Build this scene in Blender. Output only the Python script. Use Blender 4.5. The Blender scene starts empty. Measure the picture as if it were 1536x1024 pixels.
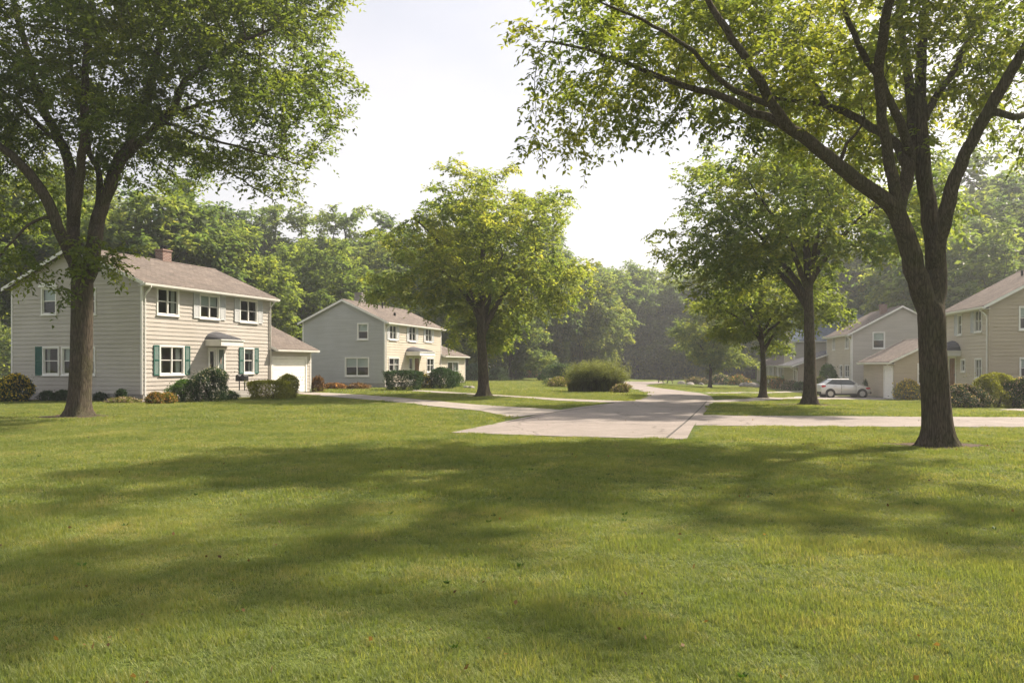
import bpy, bmesh, math, random
import numpy as np
from mathutils import Vector, Matrix
R = math.radians
scene = bpy.context.scene
COL = scene.collection
F = 1195.0; HOR = 548.0; EYE = 1.6          # focal length in photo pixels, horizon row, eye height

def smooth(t):
    t = max(0.0, min(1.0, t)); return t*t*(3-2*t)
def gz(x, y):                                # the land falls gently away to the right and back
    return -0.86*smooth((x-7)/17)*smooth((y-25)/34)
def gzv(x, y):
    a = np.clip((x-7)/17, 0, 1); b = np.clip((y-25)/34, 0, 1)
    return -0.86*a*a*(3-2*a)*b*b*(3-2*b)
def G(px, py):                               # ground point seen at a photo position
    D = F*EYE/(py-HOR)
    for _ in range(25):
        x = (px-768)/F*D
        D = 0.5*D+0.5*F*(EYE-gz(x, D))/(py-HOR)
    return Vector(((px-768)/F*D, D, gz((px-768)/F*D, D)))
def P(px, py, D):
    return Vector(((px-768)/F*D, D, EYE+(HOR-py)/F*D))

# ---------------------------------------------------------------- materials
class NT:
    def __init__(s, m):
        m.use_nodes = True; s.m = m; s.t = m.node_tree; s.t.nodes.clear()
    def n(s, typ, **kw):
        nd = s.t.nodes.new(typ)
        for k, v in kw.items():
            if k.startswith('i_'):
                key = k[2:]
                key = int(key) if key.isdigit() else key.replace('_', ' ')
                nd.inputs[key].default_value = v
            else: setattr(nd, k, v)
        return nd
    def l(s, a, ai, b, bi):
        s.t.links.new(a.outputs[ai], b.inputs[bi])
def ramp(nt, src, out, stops):
    r = nt.n('ShaderNodeValToRGB'); cr = r.color_ramp
    while len(cr.elements) < len(stops): cr.elements.new(0.5)
    for e, (p, c) in zip(cr.elements, stops):
        e.position = p; e.color = (*c, 1)
    nt.l(src, out, r, 'Fac'); return r
def noise(nt, scale, detail=4, coord=None, stretch=None, rough=0.55):
    nz = nt.n('ShaderNodeTexNoise'); nz.inputs['Scale'].default_value = scale
    nz.inputs['Detail'].default_value = detail; nz.inputs['Roughness'].default_value = rough
    if coord is not None:
        if stretch:
            mp = nt.n('ShaderNodeMapping'); mp.inputs['Scale'].default_value = stretch
            nt.t.links.new(coord, mp.inputs['Vector']); nt.l(mp, 0, nz, 'Vector')
        else: nt.t.links.new(coord, nz.inputs['Vector'])
    return nz
def mat_basic(name, col, rough=0.6, var=0.12, scale=6, stretch=None, metal=0.0, bump=0.0, spec=0.4, bscale=None):
    m = bpy.data.materials.new(name); nt = NT(m)
    o = nt.n('ShaderNodeOutputMaterial'); b = nt.n('ShaderNodeBsdfPrincipled')
    b.inputs['Roughness'].default_value = rough; b.inputs['Metallic'].default_value = metal
    b.inputs['Specular IOR Level'].default_value = spec
    tc = nt.n('ShaderNodeTexCoord'); nz = noise(nt, scale, 5, tc.outputs['Object'], stretch)
    lo = tuple(c*(1-var) for c in col); hi = tuple(min(1, c*(1+var)) for c in col)
    r = ramp(nt, nz, 0, [(0.3, lo), (0.7, hi)]); nt.l(r, 0, b, 'Base Color')
    if bump:
        n2 = noise(nt, bscale or scale*4, 4, tc.outputs['Object'], stretch)
        bp = nt.n('ShaderNodeBump', i_Strength=bump, i_Distance=0.02); nt.l(n2, 0, bp, 'Height'); nt.l(bp, 0, b, 'Normal')
    nt.l(b, 0, o, 0); return m
def mat_siding(name, col):
    m = bpy.data.materials.new(name); nt = NT(m)
    o = nt.n('ShaderNodeOutputMaterial'); b = nt.n('ShaderNodeBsdfPrincipled', i_Roughness=0.62)
    b.inputs['Specular IOR Level'].default_value = 0.25
    tc = nt.n('ShaderNodeTexCoord')
    n1 = noise(nt, 1.0, 5, tc.outputs['Object'], (0.5, 0.5, 9.0)); n2 = noise(nt, 0.5, 3, tc.outputs['Object'])
    n3 = noise(nt, 12, 5, tc.outputs['Object'], (1, 1, 4))
    r1 = ramp(nt, n1, 0, [(0.3, tuple(c*.9 for c in col)), (0.7, tuple(c*1.06 for c in col))])
    r2 = ramp(nt, n2, 0, [(0.3, (.9, .89, .86)), (0.65, (1, 1, 1))])
    r3 = ramp(nt, n3, 0, [(0.3, (.9, .89, .87)), (0.6, (1, 1, 1))])
    mx = nt.n('ShaderNodeMixRGB', blend_type='MULTIPLY', i_Fac=1.0); nt.l(r1, 0, mx, 1); nt.l(r2, 0, mx, 2)
    my = nt.n('ShaderNodeMixRGB', blend_type='MULTIPLY', i_Fac=1.0); nt.l(mx, 0, my, 1); nt.l(r3, 0, my, 2)
    nt.l(my, 0, b, 'Base Color')
    bp = nt.n('ShaderNodeBump', i_Strength=0.25, i_Distance=0.01)
    nt.l(noise(nt, 3, 4, tc.outputs['Object'], (0.4, 0.4, 8)), 0, bp, 'Height'); nt.l(bp, 0, b, 'Normal')
    nt.l(b, 0, o, 0); return m
def mat_shingle(name, col, k=2.4):
    m = bpy.data.materials.new(name); nt = NT(m)
    o = nt.n('ShaderNodeOutputMaterial'); b = nt.n('ShaderNodeBsdfPrincipled', i_Roughness=0.95)
    b.inputs['Specular IOR Level'].default_value = 0.05
    tc = nt.n('ShaderNodeTexCoord'); sp = nt.n('ShaderNodeSeparateXYZ'); nt.l(tc, 'Object', sp, 0)
    mz = nt.n('ShaderNodeMath', operation='MULTIPLY'); nt.l(sp, 2, mz, 0); mz.inputs[1].default_value = k
    cb = nt.n('ShaderNodeCombineXYZ'); nt.l(sp, 0, cb, 0); nt.l(mz, 0, cb, 1)
    br = nt.n('ShaderNodeTexBrick'); nt.l(cb, 0, br, 'Vector')
    br.inputs['Scale'].default_value = 1.0; br.inputs['Brick Width'].default_value = 0.3
    br.inputs['Row Height'].default_value = 0.15; br.inputs['Mortar Size'].default_value = 0.008
    br.inputs['Color1'].default_value = (*[c*1.12 for c in col], 1); br.inputs['Color2'].default_value = (*[c*.8 for c in col], 1)
    br.inputs['Mortar'].default_value = (*[c*.45 for c in col], 1)
    n1 = noise(nt, 0.8, 4, tc.outputs['Object']); r1 = ramp(nt, n1, 0, [(0.3, (.8, .8, .8)), (0.7, (1.08, 1.05, 1.02))])
    n2 = noise(nt, 40, 3, tc.outputs['Object']); r2 = ramp(nt, n2, 0, [(0.3, (.75, .75, .75)), (0.7, (1.15, 1.15, 1.15))])
    mx = nt.n('ShaderNodeMixRGB', blend_type='MULTIPLY', i_Fac=1.0); nt.l(br, 0, mx, 1); nt.l(r1, 0, mx, 2)
    my = nt.n('ShaderNodeMixRGB', blend_type='MULTIPLY', i_Fac=1.0); nt.l(mx, 0, my, 1); nt.l(r2, 0, my, 2)
    nt.l(my, 0, b, 'Base Color')
    bp = nt.n('ShaderNodeBump', i_Strength=0.6, i_Distance=0.02, invert=True); nt.l(br, 'Fac', bp, 'Height'); nt.l(bp, 0, b, 'Normal')
    nt.l(b, 0, o, 0); return m
def mat_brick(name):
    m = bpy.data.materials.new(name); nt = NT(m)
    o = nt.n('ShaderNodeOutputMaterial'); b = nt.n('ShaderNodeBsdfPrincipled', i_Roughness=0.9)
    tc = nt.n('ShaderNodeTexCoord'); sp = nt.n('ShaderNodeSeparateXYZ'); nt.l(tc, 'Object', sp, 0)
    ad = nt.n('ShaderNodeMath', operation='ADD'); nt.l(sp, 0, ad, 0); nt.l(sp, 1, ad, 1)
    cb = nt.n('ShaderNodeCombineXYZ'); nt.l(ad, 0, cb, 0); nt.l(sp, 2, cb, 1)
    br = nt.n('ShaderNodeTexBrick'); nt.l(cb, 0, br, 'Vector'); br.inputs['Scale'].default_value = 1
    br.inputs['Brick Width'].default_value = .22; br.inputs['Row Height'].default_value = .075; br.inputs['Mortar Size'].default_value = .009
    br.inputs['Color1'].default_value = (.14, .065, .048, 1); br.inputs['Color2'].default_value = (.20, .10, .075, 1); br.inputs['Mortar'].default_value = (.35, .32, .29, 1)
    nt.l(br, 0, b, 'Base Color'); nt.l(b, 0, o, 0); return m
def mat_glass(name):
    m = bpy.data.materials.new(name); nt = NT(m)
    o = nt.n('ShaderNodeOutputMaterial'); gl = nt.n('ShaderNodeBsdfGlossy', i_Roughness=0.03); tr = nt.n('ShaderNodeBsdfTransparent')
    tr.inputs[0].default_value = (.8, .86, .86, 1)
    tc = nt.n('ShaderNodeTexCoord'); nz = noise(nt, 1.3, 2, tc.outputs['Object']); bp = nt.n('ShaderNodeBump', i_Strength=0.05, i_Distance=0.05)
    nt.l(nz, 0, bp, 'Height'); nt.l(bp, 0, gl, 'Normal')
    lw = nt.n('ShaderNodeLayerWeight', i_Blend=0.5); pw = nt.n('ShaderNodeMath', operation='POWER'); nt.l(lw, 'Facing', pw, 0); pw.inputs[1].default_value = 3.5
    ma = nt.n('ShaderNodeMath', operation='MULTIPLY_ADD'); nt.l(pw, 0, ma, 0); ma.inputs[1].default_value = .85; ma.inputs[2].default_value = 0.07
    mx = nt.n('ShaderNodeMixShader'); nt.l(ma, 0, mx, 0); nt.l(tr, 0, mx, 1); nt.l(gl, 0, mx, 2); nt.l(mx, 0, o, 0); return m
def mat_leaf(name, stops, trans=0.45, tint=(1.14, 1.14, .5), nscale=0.55, spec=.16, rough=.5):
    """leaf colour varies leaf by leaf (attribute) and clump by clump (noise)"""
    m = bpy.data.materials.new(name); nt = NT(m)
    o = nt.n('ShaderNodeOutputMaterial'); b = nt.n('ShaderNodeBsdfPrincipled', i_Roughness=rough)
    b.inputs['Specular IOR Level'].default_value = spec
    at = nt.n('ShaderNodeAttribute', attribute_name='var'); ge = nt.n('ShaderNodeTexCoord')
    nz = noise(nt, nscale, 3, ge.outputs['Object'])
    ma = nt.n('ShaderNodeMath', operation='MULTIPLY_ADD'); nt.l(at, 'Fac', ma, 0); ma.inputs[1].default_value = 0.5
    mb = nt.n('ShaderNodeMath', operation='MULTIPLY_ADD'); nt.l(nz, 0, mb, 0); mb.inputs[1].default_value = 1.1; mb.inputs[2].default_value = -0.3
    nt.l(mb, 0, ma, 2)
    oi = nt.n('ShaderNodeObjectInfo'); mc = nt.n('ShaderNodeMath', operation='MULTIPLY_ADD'); nt.l(oi, 'Random', mc, 0)
    mc.inputs[1].default_value = 0.24; nt.l(ma, 0, mc, 2)
    r = ramp(nt, mc, 0, stops); nt.l(r, 0, b, 'Base Color')
    tl = nt.n('ShaderNodeBsdfTranslucent')
    tm = nt.n('ShaderNodeMixRGB', blend_type='MULTIPLY', i_Fac=1.0); nt.l(r, 0, tm, 1)
    tm.inputs[2].default_value = (*[t*1.6 for t in tint], 1); nt.l(tm, 0, tl, 0)
    mx = nt.n('ShaderNodeMixShader', i_Fac=trans); nt.l(b, 0, mx, 1); nt.l(tl, 0, mx, 2); nt.l(mx, 0, o, 0)
    return m
def mat_bark(name, col, zs=0.13):
    m = bpy.data.materials.new(name); nt = NT(m)
    o = nt.n('ShaderNodeOutputMaterial'); b = nt.n('ShaderNodeBsdfPrincipled', i_Roughness=0.95)
    b.inputs['Specular IOR Level'].default_value = 0.1
    tc = nt.n('ShaderNodeTexCoord'); mp = nt.n('ShaderNodeMapping'); mp.inputs['Scale'].default_value = (1, 1, zs); nt.l(tc, 'Object', mp, 0)
    wv = noise(nt, 3, 3, mp.outputs[0])
    mixv = nt.n('ShaderNodeMixRGB', i_Fac=0.3); nt.l(mp, 0, mixv, 1); nt.l(wv, 'Color', mixv, 2)
    vo = nt.n('ShaderNodeTexVoronoi', feature='DISTANCE_TO_EDGE', i_Scale=30.0); nt.l(mixv, 0, vo, 'Vector')
    nz = noise(nt, 34, 7, mp.outputs[0], None, 0.75); n3 = noise(nt, 1.6, 3, tc.outputs['Object'])
    r0 = ramp(nt, vo, 'Distance', [(0.0, (0, 0, 0)), (0.22, (1, 1, 1))])
    ad = nt.n('ShaderNodeMixRGB', blend_type='MIX', i_Fac=0.78); nt.l(r0, 0, ad, 1); nt.l(nz, 0, ad, 2)
    r = ramp(nt, ad, 0, [(0.3, tuple(c*.4 for c in col)), (0.52, col), (0.75, tuple(c*1.6 for c in col))])
    rg = ramp(nt, n3, 0, [(0.42, (1, 1, 1)), (0.75, (.8, .95, .68))])
    mm = nt.n('ShaderNodeMixRGB', blend_type='MULTIPLY', i_Fac=1.0); nt.l(r, 0, mm, 1); nt.l(rg, 0, mm, 2)
    nt.l(mm, 0, b, 'Base Color')
    bp = nt.n('ShaderNodeBump', i_Strength=1.0, i_Distance=0.035); nt.l(ad, 0, bp, 'Height'); nt.l(bp, 0, b, 'Normal')
    nt.l(b, 0, o, 0); return m

M = {}
M['cream'] = mat_siding('cream_siding', (.48, .452, .42)); M['grey_siding'] = mat_siding('grey_siding', (.43, .44, .45))
M['beige'] = mat_siding('beige_siding', (.55, .495, .42)); M['taupe'] = mat_siding('taupe_siding', (.46, .43, .395))
M['tan'] = mat_siding('tan_siding', (.46, .395, .31)); M['white_paint'] = mat_basic('white_paint', (.74, .73, .70), .45, .06, 3)
M['white_door'] = mat_basic('white_door', (.78, .77, .74), .5, .04, 2)
M['green_shutter'] = mat_basic('green_shutter', (.022, .105, .082), .5, .2, 4, (1, 1, 4)); M['pale_shutter'] = mat_basic('pale_shutter', (.5, .52, .53), .5, .08, 4)
M['shingle_tan'] = mat_shingle('tan_shingle', (.19, .165, .148)); M['shingle_grey'] = mat_shingle('grey_shingle', (.12, .125, .14))
M['shingle_blue'] = mat_shingle('blue_shingle', (.13, .165, .22)); M['brick'] = mat_brick('brick')
M['glass'] = mat_glass('glass'); M['blind'] = mat_basic('blind', (.48, .52, .47), .8, .08, 4, (1, 1, 14), bump=.6)
M['curtain'] = mat_basic('curtain', (.5, .5, .46), .9, .25, 7, (3, 3, .3)); M['dark'] = mat_basic('room_shade', (.045, .042, .038), .9, .3, 1)
M['concrete_wall'] = mat_basic('foundation', (.3, .29, .27), .9, .12, 5, bump=.3); M['metal_dark'] = mat_basic('dark_metal', (.03, .032, .033), .45, .2, 8, metal=.5)
M['door_green'] = mat_basic('green_grey_door', (.12, .155, .14), .45, .1, 4); M['door_blue'] = mat_basic('blue_door', (.10, .13, .17), .5, .1, 4)
M['wood_brown'] = mat_basic('brown_wood', (.16, .075, .035), .6, .3, 6, (1, 1, .3)); M['wood_dark'] = mat_basic('weathered_wood', (.07, .06, .05), .85, .35, 7, (1, 1, 3))
M['stone'] = mat_basic('stone', (.27, .25, .23), .9, .35, 3, bump=.7); M['notice'] = mat_basic('notice_paper', (.6, .25, .16), .8, .2, 8)
M['bark'] = mat_bark('bark', (.088, .072, .056)); M['bark_far'] = mat_bark('bark_far', (.065, .054, .043))

# ---------------------------------------------------------------- object helpers
def tag(o, label=None, cat=None, group=None, kind=None):
    if label: o['label'] = label
    if cat: o['category'] = cat
    if group: o['group'] = group
    if kind: o['kind'] = kind
    return o
def empty(name, loc, rz=0.0):
    o = bpy.data.objects.new(name, None); COL.objects.link(o); o.location = loc; o.rotation_euler = (0, 0, rz); o.empty_display_size = .3
    return o
class MB:
    def __init__(s, fmap=None): s.v = []; s.f = []; s.map = fmap or (lambda a, b, c: (a, b, c)); s.mi = []
    def box(s, a0, a1, b0, b1, c0, c1):
        i = len(s.v)
        for (a, b, c) in ((a0, b0, c0), (a1, b0, c0), (a1, b1, c0), (a0, b1, c0), (a0, b0, c1), (a1, b0, c1), (a1, b1, c1), (a0, b1, c1)):
            s.v.append(s.map(a, b, c))
        s.f += [[i+k for k in q] for q in ((0, 1, 2, 3), (4, 5, 6, 7), (0, 1, 5, 4), (1, 2, 6, 5), (2, 3, 7, 6), (3, 0, 4, 7))]; return s
    def poly(s, pts):
        i = len(s.v); s.v += [s.map(*p) for p in pts]; s.f.append(list(range(i, i+len(pts)))); return s
    def prism(s, lo, hi):                       # two matching outlines joined
        i = len(s.v); n = len(lo); s.v += [s.map(*p) for p in lo]+[s.map(*p) for p in hi]
        s.f += [list(range(i, i+n)), list(range(i+n, i+2*n))]+[[i+k, i+(k+1) % n, i+n+(k+1) % n, i+n+k] for k in range(n)]; return s
    def tube(s, pts, r, n=8, closed=True):
        pts = [Vector(s.map(*p)) for p in pts]; rs = r if isinstance(r, (list, tuple)) else [r]*len(pts); i = len(s.v)
        up = None
        for k, p in enumerate(pts):
            d = (pts[min(k+1, len(pts)-1)]-pts[max(k-1, 0)]).normalized()
            if up is None: up = d.orthogonal().normalized()
            up = (up-d*up.dot(d)).normalized(); sd = d.cross(up)
            for j in range(n):
                a = 2*math.pi*j/n; s.v.append(tuple(p+(up*math.cos(a)+sd*math.sin(a))*rs[k]))
        for k in range(len(pts)-1):
            for j in range(n):
                s.f.append([i+k*n+j, i+k*n+(j+1) % n, i+(k+1)*n+(j+1) % n, i+(k+1)*n+j])
        if closed: s.f += [[i+j for j in range(n)], [i+(len(pts)-1)*n+j for j in range(n)]]
        return s
    def build(s, name, mat, parent=None, smooth_=False, bevel=0, recalc=True):
        me = bpy.data.meshes.new(name); me.from_pydata([tuple(v) for v in s.v], [], s.f)
        if recalc or bevel:
            bm = bmesh.new(); bm.from_mesh(me)
            bmesh.ops.recalc_face_normals(bm, faces=bm.faces)
            if bevel: bmesh.ops.bevel(bm, geom=bm.edges[:], offset=bevel, segments=2, affect='EDGES', clamp_overlap=True)
            bm.to_mesh(me); bm.free()
        for m in (mat if isinstance(mat, (list, tuple)) else [mat]): me.materials.append(m)
        if smooth_: me.polygons.foreach_set('use_smooth', [True]*len(me.polygons))
        o = bpy.data.objects.new(name, me); COL.objects.link(o)
        if parent: o.parent = parent
        return o
def np_mesh(name, V, quads, mat, parent=None, attr=None, smooth_=False, link=True, tris=None):
    me = bpy.data.meshes.new(name); nv = len(V); nq = len(quads); nt_ = 0 if tris is None else len(tris)
    me.vertices.add(nv); me.vertices.foreach_set('co', np.asarray(V, np.float32).ravel())
    idx = np.asarray(quads, np.int32).ravel(); st = np.arange(nq, dtype=np.int32)*4
    if nt_:
        idx = np.concatenate([idx, np.asarray(tris, np.int32).ravel()]); st = np.concatenate([st, nq*4+np.arange(nt_, dtype=np.int32)*3])
    me.loops.add(len(idx)); me.loops.foreach_set('vertex_index', idx); me.polygons.add(nq+nt_); me.polygons.foreach_set('loop_start', st)
    if smooth_: me.polygons.foreach_set('use_smooth', np.ones(nq+nt_, bool))
    me.update(calc_edges=True)
    if attr is not None:
        a = me.attributes.new('var', 'FLOAT', 'POINT'); a.data.foreach_set('value', np.asarray(attr, np.float32))
    me.materials.append(mat)
    if not link: return me
    o = bpy.data.objects.new(name, me); COL.objects.link(o)
    if parent: o.parent = parent
    return o
# ---------------------------------------------------------------- camera, light, sky
cam = bpy.data.cameras.new('camera'); co = bpy.data.objects.new('camera', cam); COL.objects.link(co)
co.location = (0, 0, EYE); co.rotation_euler = (R(90), 0, 0)
cam.sensor_width = 36; cam.lens = 36*F/1536; cam.shift_y = (HOR-512)/1536; cam.clip_end = 3000; cam.clip_start = .1
scene.camera = co
SUN_AZ = 59.0; SUN_EL = 46.0                  # to the right of the view direction, above the horizon
sd = Vector((math.sin(R(SUN_AZ))*math.cos(R(SUN_EL)), math.cos(R(SUN_AZ))*math.cos(R(SUN_EL)), math.sin(R(SUN_EL))))
sl = bpy.data.lights.new('sun', 'SUN'); sl.energy = 4.6; sl.angle = R(1.6); sl.color = (1.0, .87, .71)
so = bpy.data.objects.new('sun', sl); COL.objects.link(so); so.rotation_euler = (-sd).to_track_quat('-Z', 'Y').to_euler(); so.location = (60, 60, 60)
w = bpy.data.worlds.new('World'); scene.world = w; w.use_nodes = True
nt = w.node_tree; nt.nodes.clear()
wo = nt.nodes.new('ShaderNodeOutputWorld'); bg = nt.nodes.new('ShaderNodeBackground'); sk = nt.nodes.new('ShaderNodeTexSky')
sk.sky_type = 'NISHITA'; sk.sun_disc = False; sk.sun_elevation = R(SUN_EL); sk.sun_rotation = R(SUN_AZ); sk.air_density = 1.0; sk.dust_density = 4.0; sk.ozone_density = 1.2
# thin high cloud whitens the sky
tcw = nt.nodes.new('ShaderNodeTexCoord'); nzw = nt.nodes.new('ShaderNodeTexNoise'); mpw = nt.nodes.new('ShaderNodeMapping'); mpw.inputs['Scale'].default_value = (1, 1, 3)
nt.links.new(tcw.outputs['Generated'], mpw.inputs[0]); nt.links.new(mpw.outputs[0], nzw.inputs['Vector']); nzw.inputs['Scale'].default_value = 1.6; nzw.inputs['Detail'].default_value = 5
mr = nt.nodes.new('ShaderNodeMapRange'); mr.inputs['From Min'].default_value = .3; mr.inputs['From Max'].default_value = .7; mr.inputs['To Min'].default_value = .26; mr.inputs['To Max'].default_value = .56
nt.links.new(nzw.outputs[0], mr.inputs[0])
mw = nt.nodes.new('ShaderNodeMixRGB'); mw.inputs[2].default_value = (9.4, 8.7, 8.2, 1); nt.links.new(mr.outputs[0], mw.inputs[0])
nt.links.new(sk.outputs[0], mw.inputs[1]); nt.links.new(mw.outputs[0], bg.inputs[0]); bg.inputs[1].default_value = .072; nt.links.new(bg.outputs[0], wo.inputs[0])
scene.view_settings.view_transform = 'Standard'; scene.view_settings.look = 'None'; scene.view_settings.gamma = 1; scene.view_settings.exposure = 1.15
cy = scene.cycles
try:
    cy.use_denoising = True; cy.denoiser = 'OPENIMAGEDENOISE'
except Exception: pass
cy.max_bounces = 7; cy.diffuse_bounces = 4; cy.glossy_bounces = 2; cy.transmission_bounces = 5; cy.transparent_max_bounces = 8; cy.volume_bounces = 0
cy.use_adaptive_sampling = True; cy.adaptive_threshold = .02; cy.sample_clamp_indirect = 6; cy.caustics_reflective = False; cy.caustics_refractive = False

# ---------------------------------------------------------------- ground
def mat_lawn():
    m = bpy.data.materials.new('lawn'); nt = NT(m)
    o = nt.n('ShaderNodeOutputMaterial'); b = nt.n('ShaderNodeBsdfPrincipled', i_Roughness=0.9); b.inputs['Specular IOR Level'].default_value = .1
    ge = nt.n('ShaderNodeNewGeometry')
    n1 = noise(nt, .35, 5, ge.outputs['Position']); n2 = noise(nt, 9, 5, ge.outputs['Position'], None, .7); n4 = noise(nt, 45, 3, ge.outputs['Position'], None, .7)
    r1 = ramp(nt, n1, 0, [(.3, (.085, .12, .03)), (.55, (.13, .165, .04)), (.75, (.19, .20, .055))])
    r2 = ramp(nt, n2, 0, [(.3, (.55, .6, .6)), (.7, (1.35, 1.3, 1.2))]); r4 = ramp(nt, n4, 0, [(.3, (.6, .6, .6)), (.7, (1.3, 1.3, 1.3))])
    a = nt.n('ShaderNodeMixRGB', blend_type='MULTIPLY', i_Fac=1.0); nt.l(r1, 0, a, 1); nt.l(r2, 0, a, 2)
    c = nt.n('ShaderNodeMixRGB', blend_type='MULTIPLY', i_Fac=1.0); nt.l(a, 0, c, 1); nt.l(r4, 0, c, 2); nt.l(c, 0, b, 'Base Color')
    bp = nt.n('ShaderNodeBump', i_Strength=.9, i_Distance=.05); nt.l(n2, 0, bp, 'Height')
    bq = nt.n('ShaderNodeBump', i_Strength=.9, i_Distance=.03); nt.l(n4, 0, bq, 'Height'); nt.l(bp, 0, bq, 'Normal'); nt.l(bq, 0, b, 'Normal'); nt.l(b, 0, o, 0)
    return m
def mat_grass():
    m = bpy.data.materials.new('grass_blades'); nt = NT(m)
    o = nt.n('ShaderNodeOutputMaterial'); b = nt.n('ShaderNodeBsdfPrincipled', i_Roughness=0.55); b.inputs['Specular IOR Level'].default_value = .35
    ge = nt.n('ShaderNodeNewGeometry'); at = nt.n('ShaderNodeAttribute', attribute_name='var')
    n1 = noise(nt, .45, 4, ge.outputs['Position']); n2 = noise(nt, 2.6, 4, ge.outputs['Position'], None, .65)
    ad = nt.n('ShaderNodeMath', operation='MULTIPLY_ADD'); nt.l(n2, 0, ad, 0); ad.inputs[1].default_value = .75; nt.l(n1, 0, ad, 2)
    ae = nt.n('ShaderNodeMath', operation='MULTIPLY_ADD'); nt.l(at, 'Fac', ae, 0); ae.inputs[1].default_value = .5; nt.l(ad, 0, ae, 2)
    r = ramp(nt, ae, 0, [(.62, (.086, .127, .036)), (.9, (.158, .203, .058)), (1.0, (.25, .262, .088))])
    r.color_ramp.elements[0].position = .45; r.color_ramp.elements[1].position = .68; r.color_ramp.elements[2].position = .92
    dv = nt.n('ShaderNodeMath', operation='DIVIDE'); nt.l(ae, 0, dv, 0); dv.inputs[1].default_value = 1.55; nt.t.links.new(dv.outputs[0], r.inputs['Fac'])
    # straw coloured patches and single dead blades
    n5 = noise(nt, 1.1, 5, ge.outputs['Position'], None, .7); ms = nt.n('ShaderNodeMath', operation='MULTIPLY_ADD'); nt.l(at, 'Fac', ms, 0); ms.inputs[1].default_value = .32; nt.l(n5, 0, ms, 2)
    rs = ramp(nt, ms, 0, [(.70, (0, 0, 0)), (.92, (.8, .8, .8))])
    mx0 = nt.n('ShaderNodeMixRGB'); nt.l(rs, 0, mx0, 0); nt.l(r, 0, mx0, 1); mx0.inputs[2].default_value = (.34, .30, .14, 1)
    nt.l(mx0, 0, b, 'Base Color')
    tl = nt.n('ShaderNodeBsdfTranslucent'); tm = nt.n('ShaderNodeMixRGB', blend_type='MULTIPLY', i_Fac=1.0); nt.l(mx0, 0, tm, 1); tm.inputs[2].default_value = (1.75, 1.7, .8, 1); nt.l(tm, 0, tl, 0)
    mx = nt.n('ShaderNodeMixShader', i_Fac=.45); nt.l(b, 0, mx, 1); nt.l(tl, 0, mx, 2); nt.l(mx, 0, o, 0); return m
M['lawn'] = mat_lawn(); M['grass'] = mat_grass()
def mat_road(name, col, joints):
    m = bpy.data.materials.new(name); nt = NT(m)
    o = nt.n('ShaderNodeOutputMaterial'); b = nt.n('ShaderNodeBsdfPrincipled', i_Roughness=0.85); b.inputs['Specular IOR Level'].default_value = .25
    ge = nt.n('ShaderNodeNewGeometry'); n1 = noise(nt, .5, 5, ge.outputs['Position']); n2 = noise(nt, 30, 4, ge.outputs['Position'], None, .7); n3 = noise(nt, 2.2, 6, ge.outputs['Position'], None, .7)
    r1 = ramp(nt, n1, 0, [(.3, tuple(c*.84 for c in col)), (.7, tuple(c*1.08 for c in col))]); r2 = ramp(nt, n2, 0, [(.3, (.8, .8, .8)), (.7, (1.15, 1.15, 1.15))]); r3 = ramp(nt, n3, 0, [(.35, (.86, .86, .86)), (.6, (1.03, 1.03, 1.03))])
    a = nt.n('ShaderNodeMixRGB', blend_type='MULTIPLY', i_Fac=1.0); nt.l(r1, 0, a, 1); nt.l(r2, 0, a, 2)
    c = nt.n('ShaderNodeMixRGB', blend_type='MULTIPLY', i_Fac=1.0); nt.l(a, 0, c, 1); nt.l(r3, 0, c, 2)
    # hairline cracks
    vo = nt.n('ShaderNodeTexVoronoi', feature='DISTANCE_TO_EDGE', i_Scale=.28); wn = noise(nt, 1.1, 5, ge.outputs['Position'])
    va = nt.n('ShaderNodeVectorMath', operation='ADD'); nt.t.links.new(ge.outputs['Position'], va.inputs[0]); nt.l(wn, 'Color', va, 1); nt.l(va, 0, vo, 'Vector')
    rc = ramp(nt, vo, 'Distance', [(.0, (.45, .44, .42)), (.014, (1, 1, 1))]); d = nt.n('ShaderNodeMixRGB', blend_type='MULTIPLY', i_Fac=.7 if joints else .3); nt.l(c, 0, d, 1); nt.l(rc, 0, d, 2)
    nt.l(d, 0, b, 'Base Color'); bp = nt.n('ShaderNodeBump', i_Strength=.35, i_Distance=.01); nt.l(n2, 0, bp, 'Height'); nt.l(bp, 0, b, 'Normal'); nt.l(b, 0, o, 0); return m
M['road'] = mat_road('road_surface', (.27, .237, .217), True); M['path'] = mat_road('path_concrete', (.33, .295, .262), False)
M['kerb'] = mat_basic('kerb_concrete', (.40, .37, .33), .9, .18, 3, bump=.3); M['joint'] = mat_basic('tar_joint', (.06, .055, .05), .8, .2, 5)
M['soil'] = mat_basic('bare_soil', (.07, .046, .028), 1, .4, 7, bump=.9, bscale=25)

xs = np.concatenate([np.linspace(-700, -70, 12), np.arange(-66, 82, 1.0), np.linspace(90, 700, 12)])
ys = np.concatenate([np.linspace(-60, -4, 6), np.arange(-3, 150, 1.0), np.linspace(160, 1500, 14)])
X, Y = np.meshgrid(xs, ys); Z = gzv(X, Y)
V = np.stack([X.ravel(), Y.ravel(), Z.ravel()], 1); nx = len(xs); ny = len(ys)
ii = (np.arange(ny-1)[:, None]*nx+np.arange(nx-1)[None, :]).ravel(); Q = np.stack([ii, ii+1, ii+1+nx, ii+nx], 1)
tag(np_mesh('ground', V, Q, M['lawn'], smooth_=True), kind='structure')

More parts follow.
